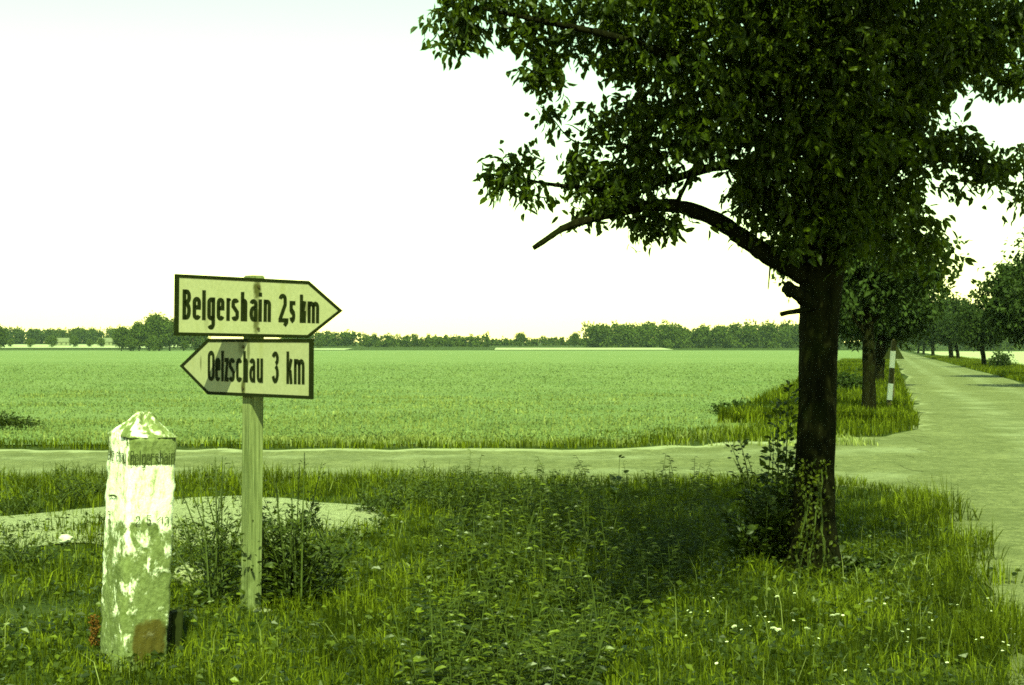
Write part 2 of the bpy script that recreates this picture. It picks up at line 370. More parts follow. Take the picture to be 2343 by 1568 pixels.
xs = np.unique(np.concatenate([np.linspace(-3600, -60, 22), np.linspace(-60, -9, 26), np.linspace(-9, 12, 106), np.linspace(12, 60, 30), np.linspace(60, 3600, 22)]))
ys = np.unique(np.concatenate([np.linspace(-60, 2, 14), np.linspace(2, 18, 82), np.linspace(18, 32, 36), np.linspace(32, 120, 24), np.linspace(120, 780, 20), np.linspace(780, 4000, 24)]))
X, Y = np.meshgrid(xs, ys, indexing='ij')
Z = gz(X, Y)
def grid_faces(a, b):
    i, j = np.meshgrid(np.arange(a - 1), np.arange(b - 1), indexing='ij')
    return np.stack([i * b + j, (i + 1) * b + j, (i + 1) * b + j + 1, i * b + j + 1], -1).reshape(-1, 4)
g = link_mesh("ground", np_mesh("ground", np.stack([X, Y, Z], -1).reshape(-1, 3), [grid_faces(len(xs), len(ys))], True), M["ground"])
tag(g, "rough dark earth under the grass and out to the horizon", kind="structure")

def strip(name, A, B, nv, mat, zoff, label, edge=None, kind="structure", zfun=None):
    """sheet between two polylines A and B (n,2)"""
    s = np.linspace(0, 1, nv)
    P = A[:, None, :] * (1 - s)[None, :, None] + B[:, None, :] * s[None, :, None]
    z = (zfun or gz)(P[..., 0], P[..., 1]) + zoff
    me = np_mesh(name, np.concatenate([P, z[..., None]], -1).reshape(-1, 3), [grid_faces(len(A), nv)], True)
    if edge is not None:
        at_ = me.attributes.new("edge", 'FLOAT', 'POINT')
        at2 = me.attributes.new("lane", 'FLOAT', 'POINT')
        at2.data.foreach_set("value", np.broadcast_to(s[None, :], P.shape[:2]).astype(np.float32).ravel())
        at_.data.foreach_set("value", np.broadcast_to(edge(P, s), P.shape[:2]).astype(np.float32).ravel())
    o = link_mesh(name, me, mat)
    return tag(o, label, kind=kind)

def wob(t, s, a, seed): return (vnoise(t, t * 0, s, seed) - 0.5) * a
# branch road across the picture
bx = np.concatenate([np.linspace(-70, -12, 30), np.linspace(-11.8, 9.0, 150)])
A = np.stack([bx, y1(bx) - 0.35 + wob(bx, 0.7, 0.4, 3)], -1); A[bx > 4.2, 1] = 14.8
B = np.stack([bx, y2(bx) + wob(bx, 0.45, 0.7, 4)], -1)
strip("road", A, B, 28, M["road"], 0.004, "dusty grey side road running across behind the signpost",
      lambda P, s: (np.exp(-((1 - s) / 0.13) ** 2) + 0.35 * np.exp(-(s / 0.1) ** 2))[None, :] * np.where(bx < 6, 1, 0.3)[:, None])
# main road, going away past the trees
D = np.concatenate([np.linspace(-30, 6, 20), np.linspace(6.2, 60, 200), np.linspace(61, 1200, 120)])
xl = np.where(D < 0, 0.75 + D * 0.26, xL(D)) - 0.1 + wob(D, 0.6, 0.5, 5) * np.clip(D / 20, 0.6, 2.5)
wid = np.interp(D, [-30, 9, 14, 26, 60, 1200], [5.4, 5.5, 6.3, 6.6, 5.3, 5.3])
xl2 = xL(D)
A = np.stack([xl, D], -1)
B = np.stack([np.where(D < 0, 0.75 + D * 0.26, xl2) + wid + wob(D, 1.2, 0.5, 6), D], -1)
strip("road", A, B, 28, M["road"], 0.008, "worn grey country road curving away past the tree avenue",
      lambda P, s: (0.75 * np.exp(-(s / 0.07) ** 2) + 0.6 * np.exp(-((1 - s) / 0.08) ** 2))[None, :] * np.interp(D, [0, 14, 15, 27, 28, 60], [.2, .25, .25, .25, 1, 1])[:, None])
# sandy footpath on the near verge
px_ = np.linspace(-14, -1.16, 120)
A = np.stack([px_, path_near(px_) - 0.25 + wob(px_, 0.5, 0.5, 7)], -1)
B = np.stack([px_, path_far(px_) + wob(px_, 0.6, 0.12, 8)], -1)
strip("path", A, B, 24, M["sand"], 0.012, "pale sandy footpath patch behind the milestone and signpost")
# field behind the side road
fx = np.concatenate([np.linspace(-900, -60, 30), np.linspace(-58, 200, 100)])
fn = np.where(fx < 4, 23.5 + wob(fx, 2.5, .7, 9), np.maximum(28, (fx - 0.67) / 0.2666 + 10 + wob(fx, 4, 3, 10)))
yy = np.concatenate([[0], np.geomspace(0.01, 1, 40)])
P = np.stack([np.repeat(fx[:, None], len(yy), 1), fn[:, None] + (800 - fn)[:, None] * yy[None, :]], -1)
P[..., 1] = np.minimum(P[..., 1], 800)
me = np_mesh("field", np.concatenate([P, (far_z(P[..., 0], P[..., 1]) + 0.02)[..., None]], -1).reshape(-1, 3), [grid_faces(len(fx), len(yy))], True)
tag(link_mesh("field", me, M["field"]), "wide flat green crop field behind the side road", kind="structure")
def patch(name, x0, x1, ya, yb, mat, label, z=0.05, ny=12):
    A = np.stack([np.linspace(x0, x1, 24), np.full(24, ya)], -1); B = np.stack([np.linspace(x0, x1, 24), np.full(24, yb)], -1)
    return strip(name, A, B, ny, mat, z, label, zfun=far_z)
patch("stubble_field", -420, -215, 868, 1130, M["stubble"], "pale harvested strip beyond the green field before the far wood", 0.3, 30)
patch("stubble_field", -125, -95, 806, 850, M["stubble"], "thin pale strip at the field edge behind the signpost tip", 0.25)
patch("stubble_field", -10, 92, 806, 880, M["stubble"], "thin pale line of stubble along the far field edge", 0.25)
# pale field beyond the main road's far verge
D2 = np.concatenate([np.linspace(40, 120, 30), np.linspace(125, 700, 40)])
A = np.stack([xRt(D2) + 5.0, D2], -1); B = np.stack([xRt(D2) + 260, D2], -1)
strip("stubble_field", A, B, 20, M["stubble"], 0.03, "bright pale stubble field beyond the roadside trees", zfun=far_z)

# ------------------------------------------------------------------ foliage builders
def leaf_arrays(P, d, nrm, L, W, curl=0.12):
    """ovate leaves: 7 verts, 6 triangles each"""
    n = len(P); d = unit(d); s = unit(np.cross(d, nrm)); u = unit(np.cross(s, d))
    L = np.broadcast_to(L, (n,))[:, None]; W = np.broadcast_to(W, (n,))[:, None]
    V = np.empty((n, 7, 3))
    V[:, 0] = P
    V[:, 1] = P + d * L * .28 + s * W * .42 + u * W * curl
    V[:, 2] = P + d * L * .66 + s * W * .40 + u * W * curl - u * L * .05
    V[:, 3] = P + d * L - u * L * .16
    V[:, 4] = P + d * L * .66 - s * W * .40 + u * W * curl - u * L * .05
    V[:, 5] = P + d * L * .28 - s * W * .42 + u * W * curl
    V[:, 6] = P + d * L * .5
    T = np.array([(0, 6, 1), (1, 6, 2), (2, 6, 3), (3, 6, 4), (4, 6, 5), (5, 6, 0)])
    return V.reshape(-1, 3), (np.arange(n)[:, None, None] * 7 + T[None]).reshape(-1, 3)
def quad_leaf(P, d, nrm, L, W):
    n = len(P); d = unit(d); s = unit(np.cross(d, nrm)); u = unit(np.cross(s, d))
    L = np.broadcast_to(L, (n,))[:, None]; W = np.broadcast_to(W, (n,))[:, None]
    V = np.empty((n, 4, 3))
    V[:, 0] = P; V[:, 1] = P + d * L * .45 + s * W * .5 + u * W * .12; V[:, 2] = P + d * L - u * L * .12; V[:, 3] = P + d * L * .45 - s * W * .5 + u * W * .12
    return V.reshape(-1, 3), (np.arange(n)[:, None] * 4 + np.arange(4)[None]).reshape(-1, 4)
def ball(n, rg, bias=0.45):
    v = unit(rg.normal(size=(n, 3))); return v * (rg.random(n) ** bias)[:, None]
def twig_cloud(c, rad, n, rg, per=9, spread=0.11, bias=0.45, down=0.8):
    """leaf positions/directions grouped on short twigs inside an ellipsoid"""
    nt = max(1, n // per)
    tc = ball(nt, rg, bias) * np.asarray(rad) + np.asarray(c)
    td = unit(unit(tc - np.asarray(c)) * 0.7 + rg.normal(size=(nt, 3)) * 0.6 + np.array([0, 0, 0.15]))
    k = np.repeat(np.arange(nt), per); m = len(k)
    s = rg.random(m)[:, None]
    P = tc[k] + td[k] * (s - 0.5) * spread * 2.2 + rg.normal(size=(m, 3)) * spread * 0.22
    d = unit(td[k] * 0.5 + rg.normal(size=(m, 3)) * 0.6 + np.array([0, 0, -down]))
    nr = unit(rg.normal(size=(m, 3)) * 0.8 + np.array([0, 0, 0.6]))
    return P, d, nr

# ------------------------------------------------------------------ the big fruit tree
TD = 10.1
tree = empty("fruit_tree", at(1850, 1310))
tag(tree, "big dark fruit tree with thick bare trunk and broken low branch beside the junction", "tree")
T0 = np.array(tree.location)
rg = np.random.default_rng(11)
tp = [(1848, 1330, 10.1), (1853, 1250, 10.1), (1864, 1120, 10.1), (1869, 900, 10.12), (1874, 720, 10.15), (1880, 600, 10.15), (1893, 400, 10.2), (1908, 180, 10.25), (1915, -40, 10.3), (1905, -300, 10.3), (1890, -560, 10.3)]
tpts = smooth_path(np.array([atD(*p) for p in tp]), 90)
zz = tpts[:, 2]
trad = np.interp(zz, [-0.1, 0.0, 0.15, 0.4, 0.7, 1.3, 1.9, 2.15, 2.4, 3.0, 4.0, 5.6], [.26, .215, .178, .152, .138, .132, .142, .155, .142, .13, .10, .04])
seg = 40
a_ = np.linspace(0, 2 * np.pi, seg, endpoint=False)
V = []
for i, (p, r) in enumerate(zip(tpts, trad)):
    ridge = (vnoise(a_ * 5.0, np.full(seg, p[2] * 2.2), 1.0, 3) - 0.5) * 0.13 + (vnoise(a_ * 12, np.full(seg, p[2] * 7), 1.0, 5) - 0.5) * 0.08
    ridge[-4:] = ridge[-4:] * np.linspace(.8, .1, 4) + ridge[0] * np.linspace(.2, .9, 4)
    flare = max(0, 0.45 - p[2]) * 0.55 * np.maximum(0, np.cos(a_ * 5 + 0.6)) ** 2
    rr = r * (1 + ridge + flare)
    V.append(p + np.stack([np.cos(a_) * rr, np.sin(a_) * rr, np.zeros(seg)], -1))
i, j = np.meshgrid(np.arange(len(tpts) - 1), np.arange(seg), indexing='ij')
q = np.stack([i * seg + j, i * seg + (j + 1) % seg, (i + 1) * seg + (j + 1) % seg, (i + 1) * seg + j], -1).reshape(-1, 4)
mb = MB(); mb.add(np.concatenate(V) - T0, None, q)
mb.build("trunk", M["bark"], tree, True)
def limb(name, pts, r0, r1, n=26, seg=10, rough=0.05, mid=None):
    P = smooth_path(np.array(pts), n) - T0
    m = MB(); m.tube(P, np.linspace(r0, r1, n) if mid is None else np.interp(np.linspace(0, 1, n), [0, .5, 1], [r0, mid, r1]), seg, True, rough, rg)
    return m.build(name, M["bark"], tree, True)
low = [(1866, 650, 10.1), (1815, 615, 10.08), (1760, 588, 10.0), (1700, 545, 9.95), (1640, 502, 9.9), (1570, 474, 9.8), (1490, 468, 9.7), (1410, 485, 9.6), (1325, 509, 9.5), (1291, 519, 9.46), (1270, 532, 9.44), (1254, 547, 9.42), (1236, 557, 9.41), (1220, 568, 9.4)]
limb("branch", [atD(*p) for p in low], 0.075, 0.017, 60, 12, 0.07, 0.048)
limb("branch", [atD(*p) for p in [(1880, 470, 10.15), (1800, 400, 10.1), (1720, 375, 10.0), (1640, 378, 9.9), (1540, 410, 9.8), (1440, 433, 9.7), (1340, 430, 9.6), (1250, 422, 9.55), (1180, 405, 9.5)]], 0.05, 0.008, 34, 10, 0.05)
limb("branch", [atD(*p) for p in [(1545, 470, 9.85), (1560, 440, 9.85), (1580, 400, 9.85), (1600, 350, 9.85), (1640, 280, 9.9)]], 0.016, 0.008, 14, 6)
st = limb("sawn_stub", [atD(*p) for p in [(1862, 700, 10.05), (1835, 680, 9.99), (1800, 657, 9.92)]], 0.05, 0.052, 8, 10, 0.08)
st["label"] = "thick sawn off branch stub"
limb("twig", [atD(*p) for p in [(1862, 705, 10.05), (1825, 712, 9.98), (1786, 719, 9.92)]], 0.022, 0.016, 6, 7, 0.12)
limb("twig", [atD(*p) for p in [(1763, 590, 10.0), (1761, 620, 10.0), (1757, 662, 9.99)]], 0.009, 0.004, 6, 6)
limb("twig", [atD(*p) for p in [(1400, 330, 9.7), (1310, 330, 9.6), (1290, 310, 9.55), (1270, 275, 9.5), (1240, 245, 9.5)]], 0.01, 0.003, 10, 5)
for pts, r0 in (([(1898, 330, 10.2), (1780, 240, 9.7), (1600, 150, 9.2), (1400, 80, 8.9), (1200, 40, 8.8), (1060, 10, 8.8)], .06),
                ([(1905, 250, 10.2), (2020, 170, 10.4), (2160, 80, 10.6), (2300, 20, 10.7)], .06),
                ([(1885, 480, 10.15), (1960, 420, 10.2), (2080, 370, 10.2), (2200, 360, 10.2), (2330, 395, 10.2)], .05),
                ([(1912, 80, 10.25), (1850, -120, 9.4), (1780, -330, 8.4), (1700, -560, 7.2)], .07),
                ([(1912, 60, 10.25), (2000, -200, 9.6), (2150, -420, 8.6)], .06),
                ([(1912, -20, 10.3), (1850, -400, 8.2), (1760, -800, 6.6), (1850, -1000, 5.6)], .06),
                ([(1910, 100, 10.25), (1960, -100, 11.2), (2040, -260, 12.2)], .06),
                ([(1908, 0, 10.25), (1700, -180, 9.9), (1450, -260, 9.6), (1250, -240, 9.4)], .055)):
    limb("branch", [atD(*p) for p in pts], r0, 0.008, 24, 9, 0.06)
# crown: leaf clumps (x, y, rx, ry in the 2342 px picture; distance; depth radius; leaves)
blobs = [
 (1050, 25, 62, 80, 8.8, .25, 300), (1075, 70, 60, 55, 8.8, .2, 170), (1030, 100, 30, 25, 8.8, .1, 40), (1130, -10, 90, 60, 8.9, .3, 300), (1210, 60, 70, 75, 8.9, .3, 260), (1250, 130, 62, 45, 9.0, .3, 180), (1235, 180, 60, 32, 9.0, .2, 150), (1310, 90, 50, 45, 9.2, .3, 120),
 (1300, -10, 100, 70, 9.0, .4, 330), (1400, 70, 110, 90, 9.2, .5, 600), (1440, 150, 65, 60, 9.2, .4, 240), (1560, 120, 130, 130, 9.2, .7, 1300), (1540, -20, 150, 80, 9.0, .7, 900), (1740, 120, 140, 160, 9.3, .8, 1700), (1750, -30, 150, 90, 9.0, .8, 1000),
 (1910, 130, 140, 190, 9.4, .9, 2000), (1930, -30, 140, 90, 9.4, .9, 1000), (2060, 90, 130, 140, 9.8, .8, 1500), (2190, 60, 110, 100, 10.2, .7, 900), (2230, 120, 80, 60, 10.2, .5, 420), (2320, 50, 100, 75, 10.3, .6, 600), (2150, 170, 90, 80, 10.0, .5, 520), (2070, 230, 90, 90, 9.8, .6, 700),
 (2300, 190, 60, 38, 10.3, .3, 170), (2335, 160, 50, 50, 10.3, .3, 150),
 (1455, 250, 80, 50, 9.4, .4, 320), (1385, 280, 45, 40, 9.5, .25, 120), (1460, 330, 85, 60, 9.6, .4, 420), (1340, 355, 45, 34, 9.55, .25, 90), (1330, 250, 20, 22, 9.5, .1, 16), (1610, 280, 130, 110, 9.4, .7, 1200), (1600, 345, 60, 22, 9.8, .3, 130), (1780, 310, 130, 130, 9.5, .7, 1300), (1940, 340, 130, 140, 9.6, .7, 1400), (1500, 395, 80, 45, 9.7, .3, 260),
 (2030, 330, 90, 90, 9.8, .5, 600), (2130, 330, 75, 50, 10.0, .4, 300), (2200, 340, 60, 45, 10.1, .3, 190), (2250, 385, 45, 40, 10.1, .25, 110), (2310, 375, 60, 35, 10.2, .3, 150), (2320, 430, 35, 45, 10.2, .2, 70), (2190, 425, 35, 35, 10.1, .2, 55), (2220, 400, 35, 30, 10.1, .2, 60),
 (1258, 258, 36, 30, 9.5, .15, 48), (1280, 290, 20, 14, 9.5, .1, 14), (1235, 240, 20, 14, 9.5, .1, 14),
 (1170, 400, 66, 42, 9.5, .25, 190), (1195, 355, 35, 26, 9.5, .15, 55), (1115, 405, 34, 26, 9.5, .15, 50), (1200, 440, 45, 26, 9.5, .15, 70), (1135, 430, 26, 22, 9.5, .1, 26),
 (1330, 390, 60, 45, 9.6, .3, 150), (1395, 400, 75, 50, 9.6, .3, 260), (1380, 460, 85, 42, 9.6, .3, 300), (1340, 490, 45, 26, 9.55, .2, 80), (1430, 440, 70, 40, 9.65, .3, 210), (1495, 495, 62, 44, 9.7, .25, 240), (1500, 535, 42, 22, 9.7, .15, 70), (1470, 520, 30, 30, 9.7, .15, 40), (1300, 450, 30, 30, 9.6, .15, 24),
 (1725, 420, 55, 50, 9.8, .4, 260), (1720, 475, 50, 40, 9.9, .3, 140), (1730, 520, 45, 30, 9.9, .25, 70), (1640, 505, 18, 24, 9.9, .1, 14), (1780, 450, 80, 70, 9.8, .4, 420), (1820, 520, 60, 60, 9.8, .4, 260), (1800, 575, 30, 30, 9.9, .2, 40), (1880, 480, 90, 80, 9.8, .4, 480), (1960, 500, 90, 80, 9.9, .5, 480), (1920, 560, 50, 40, 9.9, .3, 130), (2040, 430, 85, 70, 10.0, .4, 420), (2020, 540, 60, 45, 10.2, .3, 150), (2080, 500, 60, 50, 10.3, .3, 170), (2110, 560, 60, 55, 10.4, .3, 170), (2150, 600, 40, 30, 10.4, .2, 50), (2040, 600, 40, 40, 10.4, .2, 70),
]
LP, LD_, LN = [], [], []
def add_cloud(*a, **k):
    P, d, nr = twig_cloud(*a, **k); LP.append(P); LD_.append(d); LN.append(nr)
for (px, py, rx, ry, Dd, rd, n) in blobs:
    s = Dd / F
    add_cloud(atD(px, py, Dd), (rx * s, rd, ry * s), int(n * (1.0 if px < 1660 else 1.25)), rg, bias=0.6)
# the dense heart and the part of the crown above the picture
for c, rad, n in (((2.0, 10.6, 4.3), (1.5, 1.4, 1.0), 3600), ((1.2, 9.6, 4.5), (1.3, 1.2, .7), 2600), ((3.0, 10.6, 4.6), (1.4, 1.4, .9), 3000),
                  ((2.5, 9.4, 5.2), (1.6, 1.5, .9), 4200), ((1.6, 7.0, 4.3), (1.3, 1.0, .5), 2400), ((1.45, 6.6, 4.1), (.75, .8, .35), 1600), ((1.25, 5.7, 4.1), (.55, .7, .3), 1200), ((2.2, 7.7, 4.05), (.95, .8, .32), 1900), ((2.3, 8.6, 4.3), (.9, .7, .4), 1500), ((3.2, 8.3, 4.6), (.9, .8, .4), 1600),  # unseen near clumps added to shade the trunk, inner crown and ditch
                  ((2.6, 8.0, 4.7), (1.4, 1.2, .6), 2600), ((3.4, 9.3, 5.2), (1.3, 1.4, .7), 2200), ((2.1, 10.6, 6.0), (1.7, 1.6, .8), 3600), ((2.0, 12.0, 4.6), (1.6, 1.0, 1.0), 2600), ((3.6, 11.8, 4.6), (1.1, 1.0, .8), 1400)):
    add_cloud(np.array(c), rad, n, rg, bias=0.45)
LP, LD_, LN = map(np.concatenate, (LP, LD_, LN))
m = len(LP)
V, T3 = leaf_arrays(LP - T0, LD_, LN, rg.uniform(.045, .102, m), rg.uniform(.026, .046, m), .18)
crown = link_mesh("crown", np_mesh("crown", V, [T3]), M["pear_leaf"], tree)
crown["kind"] = "stuff"
# thin twigs inside the visible clumps
mb = MB()
for (px, py, rx, ry, Dd, rd, n) in blobs:
    s = Dd / F; c = atD(px, py, Dd)
    for k in range(max(1, n // 110)):
        e = c + ball(1, rg, .4)[0] * np.array([rx * s, rd, ry * s]); b = c + np.array([.12, .1, -.02]) * rg.uniform(.5, 1.6)
        mb.tube(smooth_path([b - T0, (b + e) / 2 + rg.normal(size=3) * .02 - T0, e - T0], 5), np.linspace(.006, .002, 5), 4, False)
mb.build("twigs", M["twig"], tree)["kind"] = "stuff"

# ------------------------------------------------------------------ avenue and field trees
def tree_meshes(h, Rr, trunk_h, r0, seed, nleaf, L, nb=16, squash=0.9, lean=0.0, per=8):
    rg = np.random.default_rng(seed)
    tp = smooth_path([(0, 0, -0.1), (lean * .3, 0, trunk_h * .5), (lean, 0, trunk_h), (lean * 1.3, .1, trunk_h + (h - trunk_h) * .45)], 16)
    tr = MB(); tr.tube(tp, np.interp(np.linspace(0, 1, 16), [0, .08, .6, 1], [r0 * 1.5, r0 * 1.1, r0 * .9, r0 * .4]), 12, True, .06, rg)
    br = MB(); P = []; d = []; N_ = []
    cz = trunk_h + (h - trunk_h) * .5; rz = (h - trunk_h) * .5
    per_b = nleaf // nb
    for k in range(nb):
        u = ball(1, rg, .3)[0]
        rb = Rr * rg.uniform(.26, .44)
        c = np.array([lean + u[0] * (Rr - rb), u[1] * (Rr - rb), cz + u[2] * (rz - rb * .8)])
        s = tp[rg.integers(8, 15)]
        br.tube(smooth_path([s, s * .45 + c * .55 + np.array([0, 0, .15 * Rr * .3]), c], 8), np.linspace(r0 * .35, r0 * .06, 8), 6, True, .05, rg)
        a, b, e = twig_cloud(c, (rb * 1.1, rb * 1.1, rb * squash), per_b, rg, per, L * 1.6, .42, .5)
        P.append(a); d.append(b); N_.append(e)
    P, d, N_ = map(np.concatenate, (P, d, N_)); m = len(P)
    V, q = quad_leaf(P, d, N_, rg.uniform(.8, 1.25, m) * L, rg.uniform(.5, .75, m) * L)
    return tr.mesh("trunk", True), br.mesh("branches", True), np_mesh("crown", V, [q])
def put_tree(meshes, name, loc, rz, sc, label, group=None, leaf="far_leaf", cat="tree", bark="bark"):
    t = empty(name, loc, rz); t.scale = (sc[0], sc[0], sc[1]) if isinstance(sc, tuple) else (sc, sc, sc)
    tag(t, label, cat, group)
    for nm, me, mt in (("trunk", meshes[0], M[bark]), ("branches", meshes[1], M[bark]), ("crown", meshes[2], M[leaf])):
        if not me.materials: me.materials.append(mt)
        o = bpy.data.objects.new(nm, me); col.objects.link(o); o.parent = t
        if nm != "trunk": o["kind"] = "stuff"
    return t
def gp(px, D): x = (px - 1171) / F * D; return (x, D, float(far_z(x, D)))
AV = "fruit trees lining the road"
second = tree_meshes(5.6, 2.3, 1.75, .15, 21, 9000, .15, 20)
put_tree(second, "fruit_tree", at(1987, 952), .3, 1, "second fruit tree behind the striped post with dark bushy crown", AV)
avA = tree_meshes(5.6, 2.7, 1.5, .19, 31, 9500, .26, 24, lean=.25)
avB = tree_meshes(6.2, 3.0, 1.6, .20, 32, 9500, .28, 24, lean=-.2)
avC = tree_meshes(7.9, 3.9, 1.9, .24, 33, 17000, .22, 30)
put_tree(avA, "fruit_tree", (15.5, 60, 0), 1.0, 1, "third fruit tree in the road's near row just past the striped post", AV)
for k, (D_, w) in enumerate(((84, "fourth"), (108, "fifth"), (140, "sixth"), (185, "seventh"), (240, "eighth"), (310, "ninth"))):
    put_tree((avA, avB)[k % 2], "fruit_tree", (float(xL(D_)) - 1.6, D_, 0), k * 1.3, 1.25 + .1 * (k % 3), w + " fruit tree along the field side of the road, counted from the junction", AV)
put_tree(avC, "fruit_tree", (22.7, 56.5, 0), .4, .88, "big dark roadside tree leaning in from the picture's edge over the road", AV)
put_tree(avB, "fruit_tree", (28.0, 77, 0), 2.2, 1.1, "second roadside tree of the far row, half behind the big one at the picture's edge", AV)
put_tree(avA, "fruit_tree", gp(2252, 118), 3.4, 1.02, "leaning roadside tree beside the small round bush in front of the stubble", AV)
for k, (px, D_) in enumerate(((2176, 208), (2192, 198), (2134, 274), (2112, 360), (2100, 430))):
    put_tree((avB, avA)[k % 2], "fruit_tree", gp(px, D_), k * 2.1 + .5, (1.55, 1.25, 1.5, 1.5, 1.5)[k], ["roadside tree with slim trunk before the stubble, taller of a close pair", "smaller tree of the close pair beside the stubble field", "far roadside tree where the stubble strip ends", "small distant tree near the road's vanishing point", "farthest tree on the stubble side of the road"][k], AV)

def wood(name, label, x0, x1, Da, Db, h0, h1, n, seed, q=190, S_=1.25):
    rg = np.random.default_rng(seed); P, d, N_ = [], [], []; mb = MB()
    for k in range(n):
        x = x0 + (x1 - x0) * (k + rg.uniform(-.6, .6)) / max(1, n - 1); y = rg.uniform(Da, Db)
        z = float(far_z(x, y)); h = rg.uniform(h0, h1) * (0.86 + 0.28 * float(vnoise(x, 0, 28, seed)))
        Rr = h * rg.uniform(.26, .36)
        for b in range(8):
            c = np.array([x, y, z + h * rg.uniform(.08, .84)]) + rg.normal(size=3) * np.array([Rr * .5, Rr * .5, 0])
            a, e, f = twig_cloud(c, (Rr * .75, Rr * .75, Rr * .7), q // 3, rg, 4, S_ * .5, .5, .2)
            P.append(a); d.append(e); N_.append(f)
        mb.tube([(x, y, z - .2), (x, y, z + h * .6)], [h * .014, h * .006], 5, False)
    P, d, N_ = map(np.concatenate, (P, d, N_)); m = len(P)
    V, qd = quad_leaf(P, d, N_, rg.uniform(.8, 1.3, m) * S_, rg.uniform(.7, 1.0, m) * S_)
    mb.add(V, None, qd)
    o = mb.build(name, M["wood_leaf"]); tag(o, label, "wood", kind="stuff"); return o
def xw(px, D): return (px - 1171) / F * D
wood("wood", "long dark wood closing the field behind the fruit tree", xw(1350, 900), xw(1850, 900), 880, 950, 13.5, 16.5, 90, 51, 230)
wood("wood", "low hazy wood behind the pale strip and the small houses", xw(-620, 1190), xw(420, 1190), 1180, 1230, 12, 14, 260, 52, 200)
wood("wood", "even grey wood beyond the signpost's pointed tip", xw(640, 1000), xw(822, 1000), 990, 1040, 9.5, 11.5, 30, 53, 150)
wood("wood", "scattered low trees along the far field edge between the woods", xw(835, 960), xw(1112, 960), 940, 990, 5.5, 9.5, 34, 54, 150)
wood("wood", "thin low line of distant bushes under the open sky", xw(1115, 1050), xw(1350, 1050), 1030, 1080, 4, 7, 36, 55, 80)
wood("wood", "far dark wood behind the roadside trees", xw(1850, 900), xw(2600, 700), 740, 900, 11, 15, 80, 56, 120)
ftA = tree_meshes(17, 6.0, .5, .35, 61, 4200, 1.25, 20)
ftB = tree_meshes(19, 5.0, .7, .35, 62, 4200, 1.25, 20)
ftC = tree_meshes(10, 4.6, .9, .3, 63, 2400, 1.0, 14)
CL = "trees of the clump in the field"
for k, (px, D_, ms, s, w) in enumerate(((278, 742, ftA, .78, "outermost rounded tree of the field clump, away from the signs"), (298, 752, ftC, 1.1, "low bushy tree in the field clump's gap"), (318, 745, ftA, .93, "broad tree in the middle of the field clump"), (342, 740, ftB, 1.02, "second tallest crown of the field clump"), (364, 746, ftB, 1.1, "tallest tree of the field clump, near the sign's edge"), (388, 744, ftA, 1.0, "wide tree of the field clump just touching the sign's edge"), (420, 748, ftA, .85, "field clump tree hidden behind the signboards"), (455, 750, ftC, 1.3, "last low tree of the field clump behind the signboards"), (352, 735, ftC, .8, "low shrubby tree at the clump's foot"), (300, 733, ftC, .7, "low shrubby tree at the clump's outer corner"))):
    put_tree(ms, "field_tree", gp(px, D_), k * 1.7, s, w, CL, "wood_leaf")
put_tree(ftA, "field_tree", gp(-4, 740), 1.0, .80, "dark round tree cut off by the picture's edge beyond the field", None, "wood_leaf")
for k, (px, s) in enumerate(((70, .8), (119, 1.05), (169, 1.0), (231, .85), (205, .7), (25, .75))):
    put_tree(ftC, "orchard_tree", gp(px, 905 + 6 * k), k * 1.1, s * .72, ["small tree before the pale strip, nearest the edge tree but one", "rounded tree before the pale strip, beside the first house", "tree standing between the two pale houses", "small tree on the pale strip next to the field clump", "thin small tree beside the second pale house", "small tree on the pale strip close to the dark edge tree"][k], "small trees on the pale strip", "wood_leaf")
put_tree(ftA, "field_tree", gp(1315, 930), .4, .58, "single round tree standing before the end of the long wood", None, "wood_leaf")
put_tree(ftC, "field_tree", gp(1190, 1000), .4, .95, "single low tree on the far field edge under open sky", None, "wood_leaf")
put_tree(ftC, "field_tree", gp(730, 860), .9, .5, "small bush tree at the sign tip on the far field edge", None, "wood_leaf")
for px, w in ((241, "low pale roofed house beside a rounded tree on the far strip"), (322 - 125 + 0, "low pale roofed house before the wood between small trees")):
    x, y, z = gp(px if px == 241 else 143, 1010)
    h = empty("house", (x, y, z + 0.2), .1); tag(h, w.replace("beside a rounded tree on", "nearest the field clump on") if px == 241 else w, "house", "far houses on the pale strip")
    b = MB(); b.box((0, 0, 1.4), (10.5, 7, 2.8)); b.build("wall", M["house_wall"], h)
    b = MB(); b.add([(-5.6, -3.9, 2.7), (5.6, -3.9, 2.7), (5.6, 3.9, 2.7), (-5.6, 3.9, 2.7), (-4.6, 0, 5.6), (4.6, 0, 5.6)], [(0, 4, 3), (1, 2, 5)], [(0, 1, 5, 4), (2, 3, 4, 5), (0, 3, 2, 1)]); b.build("roof", M["roof"], h)
    for wx in (-3.2, 0, 3.2):
        b = MB(); b.box((wx, -3.53, 1.5), (1.1, .1, 1.2)); b.build("window", M["window"], h)

